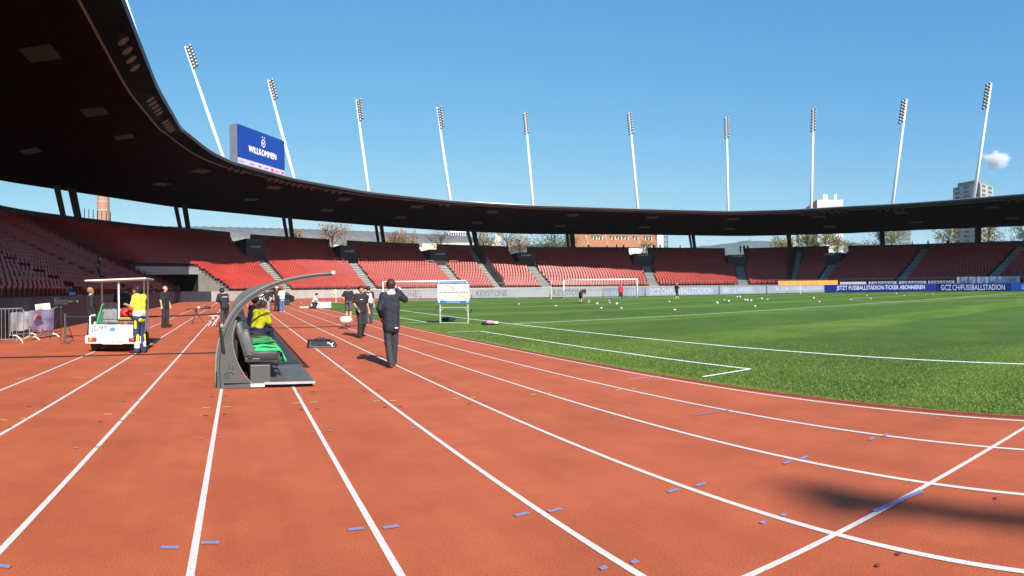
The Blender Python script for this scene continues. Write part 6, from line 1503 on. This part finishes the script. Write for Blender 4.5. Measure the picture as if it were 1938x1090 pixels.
# ---- far hills
def hill(x0, x1, d, prof, name):
    v = []; n_ = 60; random.seed(int(x0))
    ph = [random.uniform(0, 6) for _ in range(4)]
    for k in range(n_ + 1):
        q = k / n_; x = x0 + (x1 - x0) * q; y = np.interp(q, [p[0] for p in prof], [p[1] for p in prof]) + .5 * math.sin(q * 50 + ph[0]) + .35 * math.sin(q * 117 + ph[1]) + .3 * math.sin(q * 223 + ph[2])
        top_ = at(x, y, d); nr_ = at(x, 480, d * .72); bk_ = at(x, y, d * 1.25)
        v += [(nr_.x, nr_.y, ZG - 2), ((nr_.x + top_.x) / 2, (nr_.y + top_.y) / 2, (ZG + top_.z) * .55), (top_.x, top_.y, top_.z), (bk_.x, bk_.y, ZG)]
    return struct(np_mesh(name, v, np.array([(4 * i + j, 4 * i + j + 1, 4 * i + j + 5, 4 * i + j + 4) for i in range(n_) for j in range(3)]), mat('forest_hill', (.035, .060, .045), .95, c2=(.075, .10, .06), scale=.02, detail=6), None))
hill(930, 1110, 2400, [(0, 470), (.35, 463), (.6, 461), (.8, 465), (1, 472)], 'hill')
hill(1240, 1560, 3000, [(0, 472), (.2, 468), (.4, 462), (.55, 455), (.68, 457), (.85, 462), (1, 468)], 'hill')
hill(1560, 1800, 3000, [(0, 460), (.2, 459), (.4, 463), (.7, 466), (1, 470)], 'hill')
# ---- trees
def tree(label, x, yb_top, d, rad, leafc, leafc2, hue=1, dens=1500, name='tree', seed=1, bare=False, tall=1.0, group='trees beyond the bowl'):
    p = col(x, d); zt_ = yz(x, yb_top, d); H = zt_ - ZG; random.seed(seed); rg = np.random.default_rng(seed)
    t = thing(name, label, 'tree', (p[0], p[1], ZG), seed * 1.3, group); t['kind'] = 'thing'
    m = MB(); m.tube([(0, 0, 0), (.1, 0, H * .35), (0, .1, H * .7), (.1, 0, H * .93)], [H * .03, H * .022, H * .014, .03], 7)
    tips = []
    for k in range(26):
        q = k * 2.4 + random.uniform(-.4, .4); z0 = H * random.uniform(.35, .8); z1 = min(H * .98, z0 + H * random.uniform(.08, .28)); r1 = rad * random.uniform(.45, .98) * math.sqrt(max(.05, 1 - ((z1 / H - .66) / .42) ** 2))
        e = Vector((math.cos(q) * r1, math.sin(q) * r1, z1)); mid = Vector((math.cos(q) * r1 * .45, math.sin(q) * r1 * .45, z0 + (z1 - z0) * .6)); m.tube([(0, 0, z0), mid, e], [H * .009, H * .006, .02], 5); tips += [e, mid]
        for j in range(3):
            w = e + Vector((random.uniform(-1, 1), random.uniform(-1, 1), random.uniform(.0, 1.2))) * rad * .28; m.tube([mid.lerp(e, .6), w], [.05, .015], 4); tips.append(w)
    m.build('trunk', mat('bark', (.07, .055, .045), .9), t)
    T_ = np.array([tuple(v) for v in tips]); cnt = dens
    c = T_[rg.integers(0, len(T_), cnt)] + rg.normal(0, rad * (.13 if not bare else .10), (cnt, 3)); s = rg.uniform(.13, .30, cnt) * (1.0 if not bare else .7)
    a = rg.normal(size=(cnt, 3)); a /= np.linalg.norm(a, axis=1)[:, None]; b = np.cross(a, rg.normal(size=(cnt, 3))); b /= np.linalg.norm(b, axis=1)[:, None]
    V_ = np.stack([c - a * s[:, None], c + b * s[:, None] * .6, c + a * s[:, None], c - b * s[:, None] * .6], 1).reshape(-1, 3)
    o = np_mesh('crown', V_, np.arange(cnt * 4).reshape(-1, 4), [mat('leaf_%s_a' % hue, leafc, .7, var=.25, scale=1.2), mat('leaf_%s_b' % hue, leafc2, .7, var=.25, scale=1.2)], t, mi=rg.integers(0, 2, cnt)); o['kind'] = 'stuff'
BRN, BRN2, GRNL, GRNL2, YLW, YLW2, OLV, OLV2 = (.22, .10, .04), (.33, .17, .07), (.045, .075, .02), (.10, .13, .035), (.30, .23, .03), (.20, .19, .04), (.10, .09, .03), (.17, .14, .05)
TR = [(563, 441, 178, 3.2, 'brn', BRN, BRN2, 900, 'small rusty tree beside the third column pair'), (630, 430, 180, 5.5, 'brn', BRN, BRN2, 1300, 'rusty brown tree above the hall wall, tallest of its row'), (748, 443, 184, 3.2, 'brn', BRN, BRN2, 700, 'low rusty tree just right of the fourth column pair'), (768, 441, 183, 4.6, 'brn', BRN, BRN2, 1300, 'round brown tree before the hall'),
      (836, 434, 182, 5.5, 'bare', (.18, .10, .07), (.26, .15, .09), 800, 'half bare reddish tree before the white office block'), (917, 447, 184, 4.4, 'olv', OLV, OLV2, 900, 'thin olive tree right of the fifth column pair'), (960, 440, 183, 5.2, 'bare', (.18, .10, .07), (.20, .13, .11), 800, 'half bare purplish tree beside the beige house'), (984, 448, 181, 3.6, 'brn', BRN, BRN2, 1000, 'brown tree right of the bare purplish one'),
      (1052, 442, 186, 7.5, 'grn', GRNL, GRNL2, 2400, 'broad green tree left of the sixth column pair'), (1230, 463, 178, 3.2, 'olv', OLV, OLV2, 800, 'small olive tree before the red-roofed house end'), (1482, 452, 190, 4.2, 'ylw', YLW, YLW2, 1500, 'bright yellow tree left of the first single column'), (1528, 444, 180, 4.0, 'grn', GRNL, GRNL2, 1100, 'dark green tree against the grey house wall'), (1562, 441, 176, 5.2, 'olv2', (.16, .15, .03), (.24, .21, .05), 1800, 'yellow-green tree in front of the gabled house'),
      (1586, 453, 174, 2.6, 'ylw', YLW, YLW2, 700, 'small yellow tree beside the gabled house'), (1618, 458, 230, 4.5, 'olv', OLV, OLV2, 600, 'far olive tree right of the gabled house'), (1638, 457, 235, 4.5, 'brn', BRN, BRN2, 600, 'far rusty tree before the hills'), (1687, 432, 172, 5.0, 'olv2', (.16, .15, .03), (.24, .21, .05), 1700, 'yellow-green tree left of the glass panelled building'), (1666, 434, 170, 2.6, 'grn', GRNL, GRNL2, 300, 'sparse twig tree left of the second last column'),
      (1797, 424, 172, 5.4, 'olv2', (.16, .15, .03), (.24, .21, .05), 1500, 'autumn tree left of the last column'), (1872, 424, 172, 4.8, 'olv2', (.16, .15, .03), (.24, .21, .05), 1400, 'autumn tree right of the last column'), (1945, 424, 165, 4.0, 'grn', GRNL, GRNL2, 1000, 'green tree at the right picture edge')]
for k, (x, y, d, r_, hue, c1, c2, dens, lb) in enumerate(TR): tree(lb, x, y, d, r_, c1, c2, hue, dens, seed=k + 1, bare=hue == 'bare')
# ---- lamp posts, lattice crane, railing posts
def pole(x, y0, d, lab, r_=.10, arm=1.4):
    p = col(x, d); z = yz(x, y0, d); t = thing('street_lamp', lab, 'street lamp', (p[0], p[1], ZG), 0, 'street lamps beyond the bowl'); H = z - ZG
    MB().tube([(0, 0, 0), (0, 0, H)], [r_, r_ * .6], 7).build('pole', GALV, t); MB().tube([(0, 0, H), (arm, 0, H + .15)], .05, 5).build('arm', GALV, t); MB().box((arm + .2, 0, H + .12), (.6, .22, .1), bev=.02).build('lamp_head', GALV, t)
pole(1421, 446, 190, 'tall white street lamp standing before the wooded hill', .16, .8); pole(1340, 456, 240, 'thin street lamp at the left end of the wooded hill'); pole(1438, 455, 230, 'thin street lamp right of the tall white one'); pole(1465, 455, 230, 'thin street lamp left of the yellow tree'); pole(1645, 440, 240, 'thin lamp post right of the gabled house', .08, .5); pole(1759, 436, 240, 'thin lamp post between glass building and autumn tree', .10, 2.2)
cp = col(1917, 260); cz_ = yz(1917, 424, 260); cr2 = thing('lattice_crane', 'grey lattice crane mast at the far right under the roof', 'crane', (cp[0], cp[1], ZG))
cm_ = MB(); H = cz_ - ZG
for sx_, sy_ in ((-1, -1), (1, -1), (1, 1), (-1, 1)): cm_.tube([(sx_ * .9, sy_ * .9, 0), (sx_ * .7, sy_ * .7, H)], .09, 5)
for k in range(int(H / 2)):
    z = 2.0 * k; s = 1 if k % 2 else -1
    for y in (-.8, .8): cm_.tube([(-.8 * s, y, z), (.8 * s, y, z + 2)], .06, 4)
    for x in (-.8, .8): cm_.tube([(x, -.8 * s, z), (x, .8 * s, z + 2)], .06, 4)
cm_.build('mast', GALV, cr2)['kind'] = 'stuff'
for k in range(7):
    x = 160 + 8.2 * k; d = d_out(x) + .2; y = float(np.interp(x, TOPX, TOPY)); p = at(x, y, d); MB().tube([p - Vector((0, 0, .8)), p + Vector((0, 0, 1.5))], .07, 5).build('railing_post', BLACKM, stand)
# small fair-weather cloud at the right
cl_ = at(1886, 303, 6000); bm = bmesh.new(); bmesh.ops.create_icosphere(bm, subdivisions=4, radius=1.0)
me = bpy.data.meshes.new('cloud'); bm.to_mesh(me); bm.free()
cmt = bpy.data.materials.new('cloud_vapour'); cmt.use_nodes = True; nn_ = cmt.node_tree.nodes; ln_ = cmt.node_tree.links; nn_.remove(nn_['Principled BSDF']); vol = nn_.new('ShaderNodeVolumePrincipled'); vol.inputs['Color'].default_value = (1, 1, 1, 1); vol.inputs['Anisotropy'].default_value = .2
tc_ = nn_.new('ShaderNodeTexCoord'); no_ = noise(nn_, ln_, tc_.outputs['Object'], 2.1, 5, .62)
ln = nn_.new('ShaderNodeVectorMath'); ln.operation = 'LENGTH'; ln_.new(tc_.outputs['Object'], ln.inputs[0])
fa_ = nn_.new('ShaderNodeMath'); fa_.operation = 'MULTIPLY_ADD'; fa_.inputs[1].default_value = -.62; fa_.inputs[2].default_value = .02; ln_.new(ln.outputs['Value'], fa_.inputs[0])
ad_ = nn_.new('ShaderNodeMath'); ad_.operation = 'ADD'; ln_.new(no_, ad_.inputs[0]); ln_.new(fa_.outputs[0], ad_.inputs[1])
mu_ = nn_.new('ShaderNodeMath'); mu_.operation = 'MULTIPLY'; mu_.use_clamp = True; mu_.inputs[1].default_value = .10; ln_.new(ad_.outputs[0], mu_.inputs[0]); ln_.new(mu_.outputs[0], vol.inputs['Density'])
ln_.new(vol.outputs[0], nn_['Material Output'].inputs['Volume']); me.materials.append(cmt)
co_ = bpy.data.objects.new('cloud', me); COL.objects.link(co_); co_.location = cl_; co_.scale = (165, 165, 105); tag(co_, kind='stuff')

# flat print and fine cordage stay one mesh per part
for o in bpy.data.objects:
    b_ = o.name.split('.')[0]
    if o.parent and b_ in ('lettering', 'print', 'sponsor_mark', 'print_curve', 'print_row', 'print_grid', 'emblem', 'net', 'crest', 'plate_print', 'back_print', 'sector_sign', 'star_of_life', 'front_rail', 'lamp_bracket', 'guard_rail', 'tunnel_steps', 'stretcher_frame', 'side_wall', 'stand', 'camera_body', 'dormer', 'driver_seat', 'front_cowl', 'rail', 'stair_flight', 'fence_panel', 'panel_edge', 'body', 'tunnel_wall', 'leg', 'side_bolster'):
        if b_ in ('stair_flight', 'fence_panel', 'camera_body', 'dormer', 'driver_seat', 'front_cowl', 'body', 'leg', 'tunnel_wall', 'panel_edge', 'stand'): continue
        o['kind'] = 'stuff'

# thin valley haze: one even box of pale air round the camera, the arena and the hills
hm = bpy.data.meshes.new('haze'); b_ = MB().box((0, 1000, 148.9), (9400, 9400, 300)); hm.from_pydata(b_.v, [], b_.f)
ho = bpy.data.objects.new('haze', hm); COL.objects.link(ho); ho['kind'] = 'stuff'
hmt = bpy.data.materials.new('valley_air'); hmt.use_nodes = True; hn = hmt.node_tree.nodes; hn.remove(hn['Principled BSDF']); hv = hn.new('ShaderNodeVolumePrincipled')
hv.inputs['Density'].default_value = .00009; hv.inputs['Color'].default_value = (.80, .88, 1.0, 1); hv.inputs['Anisotropy'].default_value = .2
hmt.node_tree.links.new(hv.outputs[0], hn['Material Output'].inputs['Volume']); hm.materials.append(hmt)
